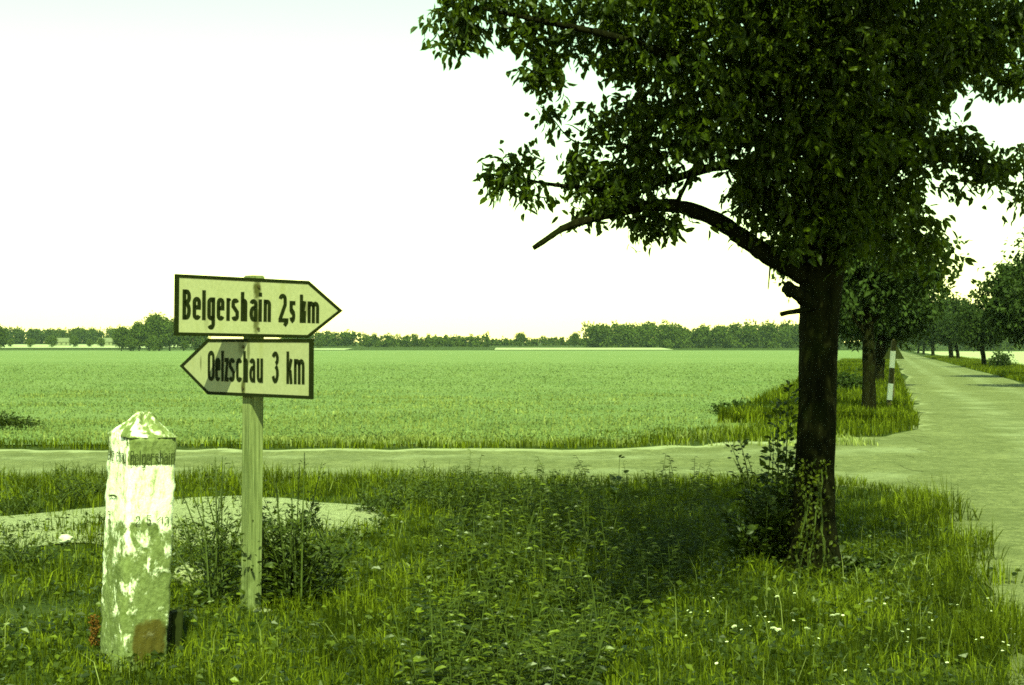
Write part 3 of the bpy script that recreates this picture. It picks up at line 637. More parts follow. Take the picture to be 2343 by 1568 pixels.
# ------------------------------------------------------------------ lettering strokes
def arc(cx, cy, rx, ry, a0, a1, n=9):
    t = np.radians(np.linspace(a0, a1, n)); return [(cx + rx * math.cos(a), cy + ry * math.sin(a)) for a in t]
XH = 0.77
def glyph(ch, w, k):
    """strokes (centre lines) of a narrow sign letter; width w, cap height 1, stroke thickness k"""
    h = k / 2; l, r, c = h, w - h, w / 2; rx = (r - l) / 2; ry = min(rx * 1.15, .3); xt = XH - h
    bowl_top = arc(c, xt - ry, rx, ry, 180, 0); bowl_bot = arc(c, h + ry, rx, ry, 0, -180)
    if ch == 'B': return [[(l, 0), (l, 1)], [(l, 1 - h)] + arc(r - rx, .76, rx, .24 - h, 90, -90) + [(l, .52)], [(r - rx, .52)] + arc(r - rx, .26 + h / 2, rx, .26 - h / 2, 90, -90) + [(l, h)]]
    if ch == 'O': return [arc(c, 1 - h - ry, rx, ry, 180, 0) + arc(c, h + ry, rx, ry, 0, -180) + [(l, 1 - h - ry)]]
    if ch == 'e': return [[(l, .42), (r, .42)] + arc(c, xt - ry, rx, ry, 0, 180) + arc(c, h + ry, rx, ry, 180, 345)]
    if ch == 'l': return [[(c, 0), (c, 1)]]
    if ch == 'i': return [[(c, 0), (c, XH)], [(c, .87), (c, .87 + k * .95)]]
    if ch == 'g': return [arc(c, xt - ry, rx, ry, 0, 180) + arc(c, h + ry, rx, ry, 180, 360), [(r, XH), (r, -.1)] + arc(c, -.12, rx, .12, 0, -150, 7)]
    if ch == 'r': return [[(l, 0), (l, XH)], arc(l + rx, xt - ry, rx, ry, 180, 20, 8)]
    if ch == 's': return [arc(c, xt - ry * .9, rx, ry * .9, 10, 180, 7) + [(l, .5), (r, .3)] + arc(c, h + ry * .9, rx, ry * .9, 0, -170, 7)]
    if ch == 'h': return [[(l, 0), (l, 1)], [(l, xt - ry)] + bowl_top + [(r, 0)]]
    if ch == 'n': return [[(l, 0), (l, XH)], [(l, xt - ry)] + bowl_top + [(r, 0)]]
    if ch == 'a': return [arc(c, xt - ry, rx, ry, 165, 0) + [(r, 0)], [(r, .46)] + arc(c, .23 + h / 2, rx, .23 - h / 2, 90, 270) + [(r, h)]]
    if ch == 'u': return [[(l, XH)] + arc(c, h + ry, rx, ry, 180, 360) , [(r, 0), (r, XH)]]
    if ch == 'c': return [arc(c, xt - ry, rx, ry, 15, 180) + arc(c, h + ry, rx, ry, 180, 345)]
    if ch == 'z': return [[(0, XH - h), (r, XH - h), (l, h), (w, h)]]
    if ch == 'k': return [[(l, 0), (l, 1)], [(r, XH), (l + k * .4, .38)], [(l + k * .9, .42), (r, 0)]]
    if ch == 'm':
        q = (w - k) / 2; rq = q / 2
        return [[(l, 0), (l, XH)], [(l, xt - .12)] + arc(l + rq, xt - .14, rq, .14, 180, 0, 7) + [(l + q, 0)], [(l + q, xt - .12)] + arc(l + q + rq, xt - .14, rq, .14, 180, 0, 7) + [(r, 0)]]
    if ch == '2': return [arc(c, 1 - h - ry, rx, ry, 175, 0) + [(r, .62), (l, h + .04), (l, h), (w, h)]]
    if ch == '3': return [arc(c, .77, rx, .23 - h, 160, -80), arc(c, .27 + h / 2, rx, .27 - h / 2, 80, -160)]
    if ch == '5': return [[(w, 1 - h), (l, 1 - h), (l, .56)] + arc(c, .31, rx, .31 - h, 120, -160)]
    if ch == ',': return [[(c + h * .4, k), (c + h * .3, 0), (c - h, -.12)]]
    return []
def ribbon(mb, pts, k, place):
    P = np.array(pts, float)
    keep = [0] + [i for i in range(1, len(P)) if np.linalg.norm(P[i] - P[i - 1]) > 1e-4]; P = P[keep]
    n = len(P)
    if n < 2: return
    T = unit(np.diff(P, axis=0)); Nn = np.stack([-T[:, 1], T[:, 0]], -1); V = []
    for i in range(n):
        if i == 0: o = Nn[0] * k / 2
        elif i == n - 1: o = Nn[-1] * k / 2
        else:
            b = unit(Nn[i - 1] + Nn[i]); o = b * (k / 2) / max(.45, float(np.dot(b, Nn[i])))
        V += [place(*(P[i] + o)), place(*(P[i] - o))]
    mb.add(V, None, [(2 * i, 2 * i + 1, 2 * i + 3, 2 * i + 2) for i in range(n - 1)])

# ------------------------------------------------------------------ the signpost
PX, PY = -1.575, 8.62
sp = empty("signpost", (PX, PY, 0)); tag(sp, "weathered wooden signpost with two arrow boards standing behind the milestone", "signpost")
YAW_U, YAW_L = R(44), R(-43)
pw = .094
b = bmesh.new(); bmesh.ops.create_cube(b, size=1)
for v in b.verts: v.co = Vector((v.co.x * pw, v.co.y * pw, (v.co.z + .5) * 2.14 - .1))
bmesh.ops.subdivide_edges(b, edges=[e for e in b.edges if abs((e.verts[0].co - e.verts[1].co).z) > 1], cuts=24)
bmesh.ops.bevel(b, geom=[e for e in b.edges], offset=.006, segments=2, affect='EDGES', clamp_overlap=True)
for v in b.verts:
    n1 = float(vnoise(v.co.x * 90 + 5, v.co.z * 14 + v.co.y * 80, 1.0, 4)) - .5
    v.co.x += n1 * .004 + .022 * (v.co.z / 2 - .35); v.co.y += n1 * .003
me = bpy.data.meshes.new("post"); b.to_mesh(me); b.free()
post = link_mesh("post", me, M["post"], sp); post.rotation_euler = (0, 0, YAW_U)

def tpx(px, yaw, off, D0=PY, x0=PX):
    """distance along a board (from the post) of a pixel column"""
    nx, ny = math.sin(yaw) * off, -math.cos(yaw) * off
    k = (px - 1171) / F
    return (k * (D0 + ny) - (x0 + nx)) / (math.cos(yaw) - k * math.sin(yaw))
def board(name, label, yaw, off, zc, hgt, body, tip, mat, text, base, cap, kst, roll, zoomy):
    """arrow board: local x along the board, z up, faces -y"""
    bd = empty(name, (math.sin(yaw) * off, -math.cos(yaw) * off, zc), yaw); bd.parent = sp; bd["label"] = label
    bd.rotation_euler = (0, roll, yaw)
    th = .016; hz = hgt / 2
    lx, rx_ = body
    out = [(lx, -hz), (rx_, -hz), (tip, 0), (rx_, hz), (lx, hz)] if tip > rx_ else [(lx, -hz), (rx_, -hz), (rx_, hz), (lx, hz), (tip, 0)]
    n = len(out)
    V = [(x, -th / 2, z) for x, z in out] + [(x, th / 2, z) for x, z in out]
    bm = bmesh.new(); vv = [bm.verts.new(v) for v in V]
    bm.faces.new(vv[:n][::1]); bm.faces.new(vv[n:][::-1])
    for i in range(n): bm.faces.new((vv[i], vv[n + i], vv[n + (i + 1) % n], vv[(i + 1) % n]))
    bmesh.ops.recalc_face_normals(bm, faces=bm.faces)
    me = bpy.data.meshes.new("panel"); bm.to_mesh(me); bm.free()
    link_mesh("panel", me, mat, bd)
    # raised dark border running round the board
    c = np.mean(np.array(out), 0); mb = MB(); w = .019
    O = np.array(out); I = []
    for i in range(n):
        p0, p1, p2 = O[i - 1], O[i], O[(i + 1) % n]
        d1, d2 = unit(p1 - p0), unit(p2 - p1); n1, n2 = np.array([-d1[1], d1[0]]), np.array([-d2[1], d2[0]])
        bb = unit(n1 + n2); I.append(p1 + bb * w / np.dot(bb, n1))
    I = np.array(I); O2 = O + unit(O - c) * .002
    y0, yf = th / 2 + .001, -th / 2 - .003
    V = [(x, yf, z) for x, z in O2] + [(x, yf, z) for x, z in I] + [(x, y0, z) for x, z in O2] + [(x, -th / 2 - .0005, z) for x, z in I]
    fs = []
    for i in range(n):
        j = (i + 1) % n
        fs += [(i, j, n + j, n + i), (2 * n + i, 2 * n + j, j, i), (n + i, n + j, 3 * n + j, 3 * n + i)]
    mb.add(V, None, fs); mb.build("border", M["black_paint"], bd)
    for ch, z0, z1, s in text:
        mb = MB()
        pxa, pxb = ((600 + z0 / 2.614) * .6063, (600 + z1 / 2.614) * .6063)
        ta, tb = tpx(pxa, yaw, off + th / 2), tpx(pxb, yaw, off + th / 2)
        w = (tb - ta) / (cap * s)
        place = lambda u, v: (ta + u * cap * s, -th / 2 - .0022, -hz + base + v * cap * s + (0 if s == 1 else .0))
        for st in glyph(ch, w, kst / s): ribbon(mb, st, kst / s, place)
        mb.build("letter", M["black_paint"], bd)
    for zz in (hz * .72, -hz * .72):
        b = MB(); b.tube([(.0, -th / 2 + .001, zz), (.0, -th / 2 - .008, zz)], .009, 8, True); b.build("bolt", M["steel"], bd)
    return bd
UP = [('B', 228, 312, 1), ('e', 328, 411, 1), ('l', 423, 457, 1), ('g', 473, 551, 1), ('e', 566, 643, 1), ('r', 661, 712, 1), ('s', 711, 786, 1), ('h', 803, 868, 1), ('a', 889, 968, 1), ('i', 979, 1012, 1), ('n', 1028, 1102, 1), ('2', 1176, 1257, 1), (',', 1236, 1268, 1), ('5', 1284, 1342, .76), ('k', 1385, 1448, 1), ('m', 1462, 1577, 1)]
LO = [('O', 482, 550, 1), ('e', 556, 606, 1), ('l', 613, 642, 1), ('z', 648, 688, 1), ('s', 690, 750, 1), ('c', 762, 822, 1), ('h', 832, 880, 1), ('a', 892, 952, 1), ('u', 966, 1028, 1), ('3', 1112, 1184, 1), ('k', 1258, 1320, 1), ('m', 1332, 1438, 1)]
off = pw / 2 + .010
u = lambda px, yaw: tpx(px, yaw, off + .008)
board("direction_board", "upper cream arrow board pointing to Belgershain 2,5 km", YAW_U, off, 1.844, .354, (u(402, YAW_U), u(705, YAW_U)), u(783, YAW_U), M["board_up"], UP, .094, .174, .142, R(.6), 0)
board("direction_board", "lower cream arrow board pointing to Oelzschau 3 km", YAW_L, off, 1.484, .345, (u(476, YAW_L), u(712, YAW_L)), u(412, YAW_L), M["board_low"], LO, .084, .188, .138, R(.3), 0)

# ------------------------------------------------------------------ the milestone
mp = at(305, 1512)
ms = empty("milestone", mp, 0); tag(ms, "old square milestone with flaking white paint leaning in the grass", "milestone")
ms.rotation_euler = (Matrix.Rotation(R(2.4), 3, "Y") @ Matrix.Rotation(R(41), 3, "Z")).to_euler()
def prism(z0, z1, rows, half, prof, seed):
    rg = np.random.default_rng(seed); sg = 72
    a = np.linspace(0, 2 * np.pi, sg, endpoint=False)
    e = 18.0
    base = 1 / (np.abs(np.cos(a)) ** e + np.abs(np.sin(a)) ** e) ** (1 / e)
    V = []
    for i in range(rows):
        t = i / (rows - 1); z = z0 + (z1 - z0) * t
        x, y = np.cos(a) * base, np.sin(a) * base
        r = half * prof(t)
        nz = (vnoise(a * 9, np.full(sg, z * 22), 1.0, seed) - .5) * .006 + (vnoise(a * 30, np.full(sg, z * 80), 1.0, seed + 1) - .5) * .006
        edge = np.clip(base - 1.15, 0, 1) * (vnoise(a * 3, np.full(sg, z * 30), 1.0, seed + 2) - .25) * .05
        chip = (vnoise(a * 4 + 9, np.full(sg, z * 16), 1.0, seed + 5) - .5) * (.030 if z0 > 1 else .004)
        nz = nz + chip
        V.append(np.stack([x * (r + nz - edge), y * (r + nz - edge), np.full(sg, z) + nz * .4], -1))
    V.append(np.array([[0, 0, z1]])); V = np.concatenate(V)
    i, j = np.meshgrid(np.arange(rows - 1), np.arange(sg), indexing='ij')
    q = np.stack([i * sg + j, i * sg + (j + 1) % sg, (i + 1) * sg + (j + 1) % sg, (i + 1) * sg + j], -1).reshape(-1, 4)
    k = np.arange(sg); tcap = np.stack([np.full(sg, rows * sg), (rows - 1) * sg + k, (rows - 1) * sg + (k + 1) % sg], -1)
    return V, tcap, q
mb = MB(); mb.add(*prism(-.12, 1.15, 70, .133, lambda t: 1.0, 3)); shaft = mb.build("shaft", M["stone"], ms, True)
mb = MB(); mb.add(*prism(1.151, 1.275, 22, .133, lambda t: 1.0 - .86 * max(0, t - .04) ** 1.15, 8)); mb.build("cap", M["stone"], ms, True)
def stone_text(text, face, z, hgt, adv, kst, drop=0.0, seed=1):
    rg = np.random.default_rng(seed); mb = MB()
    w = .62; x = -len(text) * adv / 2
    for ch in text:
        def place(u_, v_, x=x): 
            s = x + u_ * hgt; zz = z + v_ * hgt
            return (s, -.1408, zz) if face == 0 else (-.1408, -s, zz)
        ww = {'l': .25, 'i': .25, 'm': .9, ',': .25}.get(ch, w) * adv / hgt / .72
        for st in glyph(ch, ww, kst):
            if rg.random() > drop: ribbon(mb, st, kst, place)
        x += adv * ({'l': .6, 'i': .6, 'm': 1.3, ' ': .8}.get(ch, 1.0))
    o = mb.build("lettering", M["worn_black"], shaft); o["kind"] = "stuff"; return o
stone_text("Belgershain", 0, 1.020, .070, .0242, .085, .0, 2)
stone_text("Oelzschau", 1, 1.024, .066, .027, .09, .12, 3)
stone_text("2,5 km", 0, .715, .048, .030, .10, .6, 4); stone_text("3 km", 1, .72, .048, .034, .10, .6, 5)
mb = MB(); ribbon(mb, [(-.06, .845), (-.01, .852), (.03, .848)], .01, lambda u_, v_: (-.1408, -u_, v_)); mb.build("scratch", M["worn_black"], shaft)

# short dark stub beside the milestone
c = at(392, 1497)
o = MB(); 
b = bmesh.new(); bmesh.ops.create_cube(b, size=1)
for v in b.verts: v.co = Vector((v.co.x * .062, v.co.y * .07, (v.co.z + .5) * .27 - .05 + (v.co.x * .01)))
bmesh.ops.bevel(b, geom=list(b.edges), offset=.006, segments=2, affect='EDGES')
me = bpy.data.meshes.new("stub_post"); b.to_mesh(me); b.free()
o = link_mesh("stub_post", me, M["dark_wood"], None, (c[0], c[1] + .05, 0)); o.rotation_euler = (R(2), R(3), .5)
tag(o, "short dark wooden stub close beside the milestone's foot", "stub post")
def rock(name, loc, s, seed, mat, label):
    rg = np.random.default_rng(seed); b = bmesh.new(); bmesh.ops.create_icosphere(b, subdivisions=3, radius=1)
    for v in b.verts:
        p = v.co; k = 1 + .5 * (float(vnoise(p.x * 2 + 3, p.y * 2 + p.z * 3, 1.0, seed)) - .5)
        v.co = Vector((p.x * s[0] * k, p.y * s[1] * k, p.z * s[2] * k))
    me = bpy.data.meshes.new(name); b.to_mesh(me); b.free()
    for pl in me.polygons: pl.use_smooth = True
    return tag(link_mesh(name, me, mat, None, loc), label, "stone")
p = at(150, 1247); rock("stone", (p[0], p[1], .05), (.06, .05, .035), 3, M["pale_stone"], "small white stone lying in the grass away from the milestone")
p = at(605, 1405); rock("stone", (p[0], p[1], .0), (.09, .08, .035), 5, M["sand"], "low lump of pale earth at the signpost's foot")
p = at(430, 1340); rock("stone", (p[0], p[1] + .1, .05), (.12, .12, .09), 6, M["sand"], "mossy earth lump between milestone and signpost")

# ------------------------------------------------------------------ striped post and the sign behind it
c = at(2032, 946)
wp = empty("warning_post", c); tag(wp, "white and dark banded wooden road post leaning beside the second tree", "road post")
wp.rotation_euler = (0, R(4.3), 0)
for z0, z1, mt, lb in ((-.1, .33, "red_paint", None), (.33, .735, "white_paint", None), (.735, 1.12, "red_paint", None), (1.12, 1.535, "white_paint", None), (1.535, 1.80, "red_paint", None)):
    b = MB(); b.box((0, 0, (z0 + z1) / 2), (.105, .10, z1 - z0)); o = b.build("band", M[mt], wp)
    o["label"] = "white painted band" if mt == "white_paint" else "dark worn band"
x, y, _ = at(2046, 930)
tsn = empty("warning_sign", (x + .06, y + .3, 0)); tag(tsn, "dark triangular traffic sign seen from behind the striped post", "traffic sign")
b = MB(); b.tube([(0, .03, -.1), (0, .03, 1.85)], .028, 8); b.build("pole", M["steel"], tsn)
b = bmesh.new(); h_, w_, zb = .50, .30, 1.30
vs_ = [b.verts.new(v) for v in ((-w_, 0, zb), (w_, 0, zb), (0.0, 0, zb + h_), (-w_, .006, zb), (w_, .006, zb), (0.0, .006, zb + h_))]
for f in ((0, 1, 2), (5, 4, 3), (0, 3, 4, 1), (1, 4, 5, 2), (2, 5, 3, 0)): b.faces.new([vs_[k] for k in f])
me = bpy.data.meshes.new("sign_plate"); b.to_mesh(me); b.free(); link_mesh("sign_plate", me, M["dark_wood"], tsn)

# ------------------------------------------------------------------ grass
def blades(P, h, w, rg, bend=.55, lean=None):
    n = len(P); a = rg.uniform(0, 2 * np.pi, n)
    side = np.stack([np.cos(a), np.sin(a), np.zeros(n)], -1)
    b = rg.uniform(0, 2 * np.pi, n); fw = np.stack([np.cos(b), np.sin(b), np.zeros(n)], -1)
    if lean is not None: fw = unit(fw + lean)
    k = (rg.random(n) ** 1.4 * bend)[:, None]; h = h[:, None]; w = w[:, None]
    V = np.empty((n, 5, 3))
    V[:, 0] = P - side * w / 2; V[:, 1] = P + side * w / 2
    mid = P + np.array([0, 0, 1]) * h * .55 + fw * h * k * .30
    V[:, 2] = mid + side * w * .38; V[:, 3] = mid - side * w * .38
    V[:, 4] = P + np.array([0, 0, 1]) * h * (1 - .30 * k) + fw * h * k * .95
    i = np.arange(n)[:, None] * 5
    return V.reshape(-1, 3), i + np.array([[0, 1, 2, 3]]), i + np.array([[3, 2, 4]])
def grass_obj(name, P, h, w, mat, label, rg, bend=.55):
    V, q, t = blades(P, h, w, rg, bend)
    o = link_mesh(name, np_mesh(name, V, [q, t]), mat); return tag(o, label, "grass", kind="stuff")
rg = np.random.default_rng(5)
def near_mask(x, y, rgg):
    ok = (x < xL(y) - .02 + (vnoise(x, y, .35, 11) - .5) * .5) & (y < y1(x) + (vnoise(x, y, .4, 12) - .5) * .5)
    inp = (y > path_near(x) + .05 + (vnoise(x, y, .25, 13) - .35) * 1.5) & (y < path_far(x)) & (x < -1.15 - (vnoise(x, y, .3, 14)) * .25)
    ok &= ~(inp & (rgg.random(len(x)) > np.clip((vnoise(x, y, .45, 31) - .66) * 1.2, .008, .35)))
    bare = np.clip(1 - (((x + 2.95) / .55) ** 2 + ((y - 8.6) / .55) ** 2), 0, 1)
    bare = np.maximum(bare, np.clip(1 - (((x + 3.1) / .9) ** 2 + ((y - 10.9) / .35) ** 2), 0, 1) * .7)
    bare = np.maximum(bare, np.clip(1 - (((x + 1.55) / .28) ** 2 + ((y - 8.45) / .2) ** 2), 0, 1) * .8)
    return ok & (rgg.random(len(x)) > bare * 1.1)
def scatter(y0, y1_, dens, rgg, xa=-.60, xb=.46, pad=.8):
    W = (xb - xa) * y1_ + 2 * pad; n = int(dens * W * (y1_ - y0))
    y = rgg.uniform(y0, y1_, n); x = rgg.uniform(xa * y1_ - pad, xb * y1_ + pad, n)
    k = (x > xa * y - pad) & (x < xb * y + pad); return x[k], y[k]
PP, HH, WW = [], [], []
for y0, yb, dens, w in ((4.6, 7.0, 1250, .0058), (7.0, 9.0, 1500, .0062), (9.0, 12.0, 900, .0075), (12.0, 14.8, 620, .009), (14.8, 17.6, 620, .010)):
    x, y = scatter(y0, yb, dens, rg)
    k = near_mask(x, y, rg); x, y = x[k], y[k]
    clump = vnoise(x, y, .55, 15) * .6 + vnoise(x, y, .17, 16) * .4
    k = rg.random(len(x)) < .35 + 1.0 * clump; x, y, clump = x[k], y[k], clump[k]
    h = .055 + .16 * clump ** 1.5 * rg.uniform(.5, 1.4, len(x))
    edge = np.exp(-((xL(y) - x) / .45) ** 2) * (y < 14.5)
    h *= 1 + 1.15 * edge
    strip_ = np.clip((y - 15.0) / 1.0, 0, 1) * (x < 0)
    h *= 1 + .75 * strip_
    h *= np.where((x < -1) & (y < 10.5), .85, 1.0)
    PP.append(np.stack([x, y, gz(x, y) - .005], -1)); HH.append(h); WW.append(w * rg.uniform(.7, 1.4, len(x)))
PP, HH, WW = map(np.concatenate, (PP, HH, WW))
grass_obj("grass", PP, HH, WW, M["grass"], "rough uncut grass covering the near verge", rg, 1.25)
# tall seed stalks and dead blades among it
x, y = scatter(5.2, 17, 26, rg); k = near_mask(x, y, rg); x, y = x[k], y[k]
e = np.exp(-((xL(y) - x) / .6) ** 2); k = rg.random(len(x)) < .4 + .9 * e; x, y = x[k], y[k]
grass_obj("dry_grass", np.stack([x, y, gz(x, y)], -1), rg.uniform(.12, .30, len(x)), rg.uniform(.003, .006, len(x)), M["dry_grass"], "long pale bent stalks standing above the grass", rg, 1.5)
# short leafy ground cover (clover, plantain) between the blades
x, y = scatter(4.8, 13, 330, rg); k = near_mask(x, y, rg); x, y = x[k], y[k]
k = rg.random(len(x)) < vnoise(x, y, .5, 18) * 1.3; x, y = x[k], y[k]; n = len(x)
V, q = quad_leaf(np.stack([x, y, gz(x, y) + rg.uniform(.02, .11, n)], -1), rg.normal(size=(n, 3)) * [1, 1, .3], rg.normal(size=(n, 3)) * .5 + [0, 0, 1], rg.uniform(.025, .065, n), rg.uniform(.018, .04, n))
tag(link_mesh("ground_cover", np_mesh("ground_cover", V, [q]), M["nettle"]), "small broad leaves of clover and plantain in the grass", "ground cover", kind="stuff")
# far verge of the side road, the road's near row verge, and the far row verge
PP, HH, WW = [], [], []
n = 75000; x = rg.uniform(-18, 12, n); y = rg.uniform(22, 34, n)
k = (y > y2(x) + (vnoise(x, y, .5, 20) - .5) * .5) & (x < xL(y) - .1) & ((y < np.interp(x, [-3, 1, 5], [23.6, 25.0, 28]) + 1.2 * vnoise(x, y, .8, 21)) | (x > xL(y) - 3.0 - 1.0 * vnoise(x, y, 1.1, 41)))
x, y = x[k], y[k]
lip = np.exp(-((y - y2(x) - .25) / .45) ** 2)
kk = rg.random(len(x)) < .35 + .65 * np.maximum(lip, vnoise(x, y, .8, 22)); x, y, lip = x[kk], y[kk], lip[kk]
PP.append(np.stack([x, y, gz(x, y)], -1)); HH.append((.07 + .17 * vnoise(x, y, .6, 23) + .08 * lip) * rg.uniform(.6, 1.3, len(x)) * np.interp(x, [1, 3.5, 5], [.62, .9, 1.15])); WW.append(rg.uniform(.012, .024, len(x)))
n = 42000; y = 30 + 160 * rg.random(n) ** 1.7; x = xL(y) - .15 - rg.random(n) * np.interp(y, [30, 190], [4.2, 7])
PP.append(np.stack([x, y, y * 0], -1)); HH.append(rg.uniform(.12, .42, n) * (.6 + .8 * vnoise(x, y, 1.5, 24))); WW.append(rg.uniform(.02, .05, n))
n = 46000; y = 44 + 220 * rg.random(n) ** 1.7; x = xRt(y) + .2 + rg.random(n) * 5.4
PP.append(np.stack([x, y, y * 0], -1)); HH.append(rg.uniform(.10, .36, n) * (.6 + .8 * vnoise(x, y, 1.5, 25))); WW.append(rg.uniform(.02, .06, n))
PP, HH, WW = map(np.concatenate, (PP, HH, WW))
grass_obj("grass", PP, HH, WW, M["grass"], "grass growing on the verges across the side road and along the avenue", rg, .7)
# dry straw strip at the field's edge
n = 32000; x = rg.uniform(-18, 6, n); y = 23.2 + 7.5 * rg.random(n) ** 1.5
k = rg.random(n) < np.clip(vnoise(x * .35, y, .5, 26) * 2.6 - .75, 0, 1); x, y = x[k], y[k]
grass_obj("dry_grass", np.stack([x, y, gz(x, y)], -1), rg.uniform(.06, .18, len(x)), rg.uniform(.014, .03, len(x)), M["dry_grass"], "strip of straw pale dry grass along the field edge", rg, .8)
n = 34000; x = rg.uniform(-16, 9, n); y = rg.uniform(29, 52, n)
k = (rg.random(n) < np.clip(vnoise(x * .22 + y * .05, y * .8, .9, 36) * 3.2 - 1.65, 0, 1)) & (x < xL(y) - 5); x, y = x[k], y[k]
grass_obj("dry_grass", np.stack([x, y, x * 0], -1), rg.uniform(.06, .16, len(x)), rg.uniform(.02, .05, len(x)), M["dry_grass"], "faint pale streaks of dry weeds within the crop", rg, .8)
n = 2600; x = rg.uniform(-4.6, -1.2, n); y = rg.uniform(24.3, 25.5, n)
grass_obj("dry_grass", np.stack([x, y, x * 0], -1), rg.uniform(.05, .12, n), rg.uniform(.02, .04, n), M["dry_grass"], "bright patch of straw beside the field edge behind the signpost", rg, .8)
# crop plants of the near field
n = 270000; y = 23.5 + 130 * rg.random(n) ** 1.7; x = rg.uniform(-.68, .34, n) * y
k = (y > 23.6 + (vnoise(x, y, 2.5, 27)) * 1.2) & (x < (xL(y) - 4.5)) & (rg.random(n) < (.35 + vnoise(x, y, 1.2, 28) * .8) * np.interp(y, [24, 50, 150], [1, 1, .25]))
x, y = x[k], y[k]; n = len(x)
V, q = quad_leaf(np.stack([x, y, .02 + rg.uniform(0, .10, n)], -1), rg.normal(size=(n, 3)) * [1, 1, .5] + [0, 0, .35], rg.normal(size=(n, 3)) * .4 + [0, -.3, 1], rg.uniform(.05, .11, n) * np.interp(y, [27, 100], [.7, 1.5]), rg.uniform(.03, .06, n) * np.interp(y, [27, 100], [.7, 1.5]))
tag(link_mesh("crop_plants", np_mesh("crop_plants", V, [q]), M["crop"]), "low leafy green crop covering the near part of the field", "crop", kind="stuff")

# ------------------------------------------------------------------ weeds, bushes, shoots
def weed(name, loc, h, nst, seed, label, leaf=.05, spread=.14, mat="weed", dense=1.0, cat="plant", group=None, wd=.42, bushy=0.0):
    rg = np.random.default_rng(seed); r = empty(name, loc); tag(r, label, cat, group)
    st = MB(); P, d, N_, Ls = [], [], [], []
    for k in range(nst):
        b = rg.normal(size=2) * spread * .35; hh = h * rg.uniform(.55, 1.0) if k else h
        t = b + rg.normal(size=2) * spread * (.8 if k else .4)
        pts = smooth_path([(b[0], b[1], -.03), (b[0] * .6 + t[0] * .4, b[1] * .6 + t[1] * .4, hh * .5), (t[0], t[1], hh)], 9)
        st.tube(pts, np.linspace(.0055, .0015, 9) * (1 + h * .5), 5, False)
        m = int(hh * 95 * dense)
        s = rg.random(m) ** (1.0 + bushy) * .93 + .05
        q_ = np.stack([np.interp(s, np.linspace(0, 1, 9), pts[:, c]) for c in range(3)], -1)
        a = rg.uniform(0, 2 * np.pi, m); dr = np.stack([np.cos(a), np.sin(a), rg.uniform(-.1, .8, m)], -1)
        wdt = (1 - s)[:, None] * .9 + .25
        P.append(q_ + dr * [1, 1, .5] * rg.uniform(.0, .11, (m, 1)) * wdt * (h / .6) * [1, 1, .6]); d.append(dr + [0, 0, .15]); N_.append(rg.normal(size=(m, 3)) * .6 + [0, 0, .8]); Ls.append(leaf * rg.uniform(.6, 1.25, m) * (wdt[:, 0] * .6 + .45))
    st.build("stems", M["stem"], r)["kind"] = "stuff"
    P, d, N_, Ls = map(np.concatenate, (P, d, N_, Ls))
    V, T3 = leaf_arrays(P, d, N_, Ls, Ls * wd)
    link_mesh("leaves", np_mesh("leaves", V, [T3]), M[mat], r)["kind"] = "stuff"
    return r
def gat(px, py): p = at(px, py); p[2] = float(gz(p[0], p[1])); return p
weed("weed", gat(492, 1385), .92, 14, 1, "feathery weed growing between milestone and signpost", .048, .22, wd=.30, dense=1.25, bushy=.8)
weed("weed", gat(446, 1335), .5, 14, 2, "low bushy weed just behind the milestone", .05, .18, wd=.35)
weed("weed", gat(654, 1392), .95, 12, 3, "tallest slender weed rising beside the signpost", .045, .16, wd=.30, dense=1.2, bushy=.7)
weed("weed", gat(672, 1390), .66, 30, 4, "dense dark weed clump at the signpost's foot", .065, .28, dense=1.9, wd=.42, bushy=.2)
weed("weed", gat(620, 1380), .45, 10, 5, "dark leafy weed close against the signpost", .055, .15, dense=1.4, wd=.4)
weed("weed", gat(745, 1320), .50, 14, 6, "thin weed beyond the dark clump by the sandy path", .042, .24, wd=.28, bushy=.6)
ED = "dark weeds along the side road's edge"
for k, (px, py, h, w) in enumerate(((900, 1165, .40, "dark weed at the road edge nearest the sandy path"), (962, 1150, .34, "spiky weed at the road edge beside the sandy path"), (1022, 1168, .56, "tall dark weed with pods standing against the road"), (1062, 1160, .46, "dark weed beside the tall podded one"), (1110, 1165, .42, "lighter weed in the road edge row"), (1165, 1150, .36, "small weed at the shadow's edge on the road side"), (860, 1180, .34, "bushy weed at the end of the sandy path"), (1240, 1150, .38, "thin stalk weed in front of the shaded road edge"))):
    weed("weed", gat(px, py), h, 11, 20 + k, w, .055, .22, group=ED, dense=1.3, wd=.36)
for k, (px, py, h, w) in enumerate(((60, 1172, .42, "tall grassy weed on the strip between path and road at the picture edge"), (170, 1160, .40, "dark weed on the strip between path and road"), (215, 1150, .30, "small weed beside the milestone's shoulder on the road strip"), (20, 1300, .35, "low weed in the grass at the picture edge"))):
    weed("weed", gat(px, py), h, 12, 40 + k, w, .05, .3, dense=1.2, wd=.3)
weed("sapling", gat(1412, 1130), .46, 1, 50, "single young shoot with oval leaves against the road", .12, .05, dense=.3, wd=.55, cat="sapling")
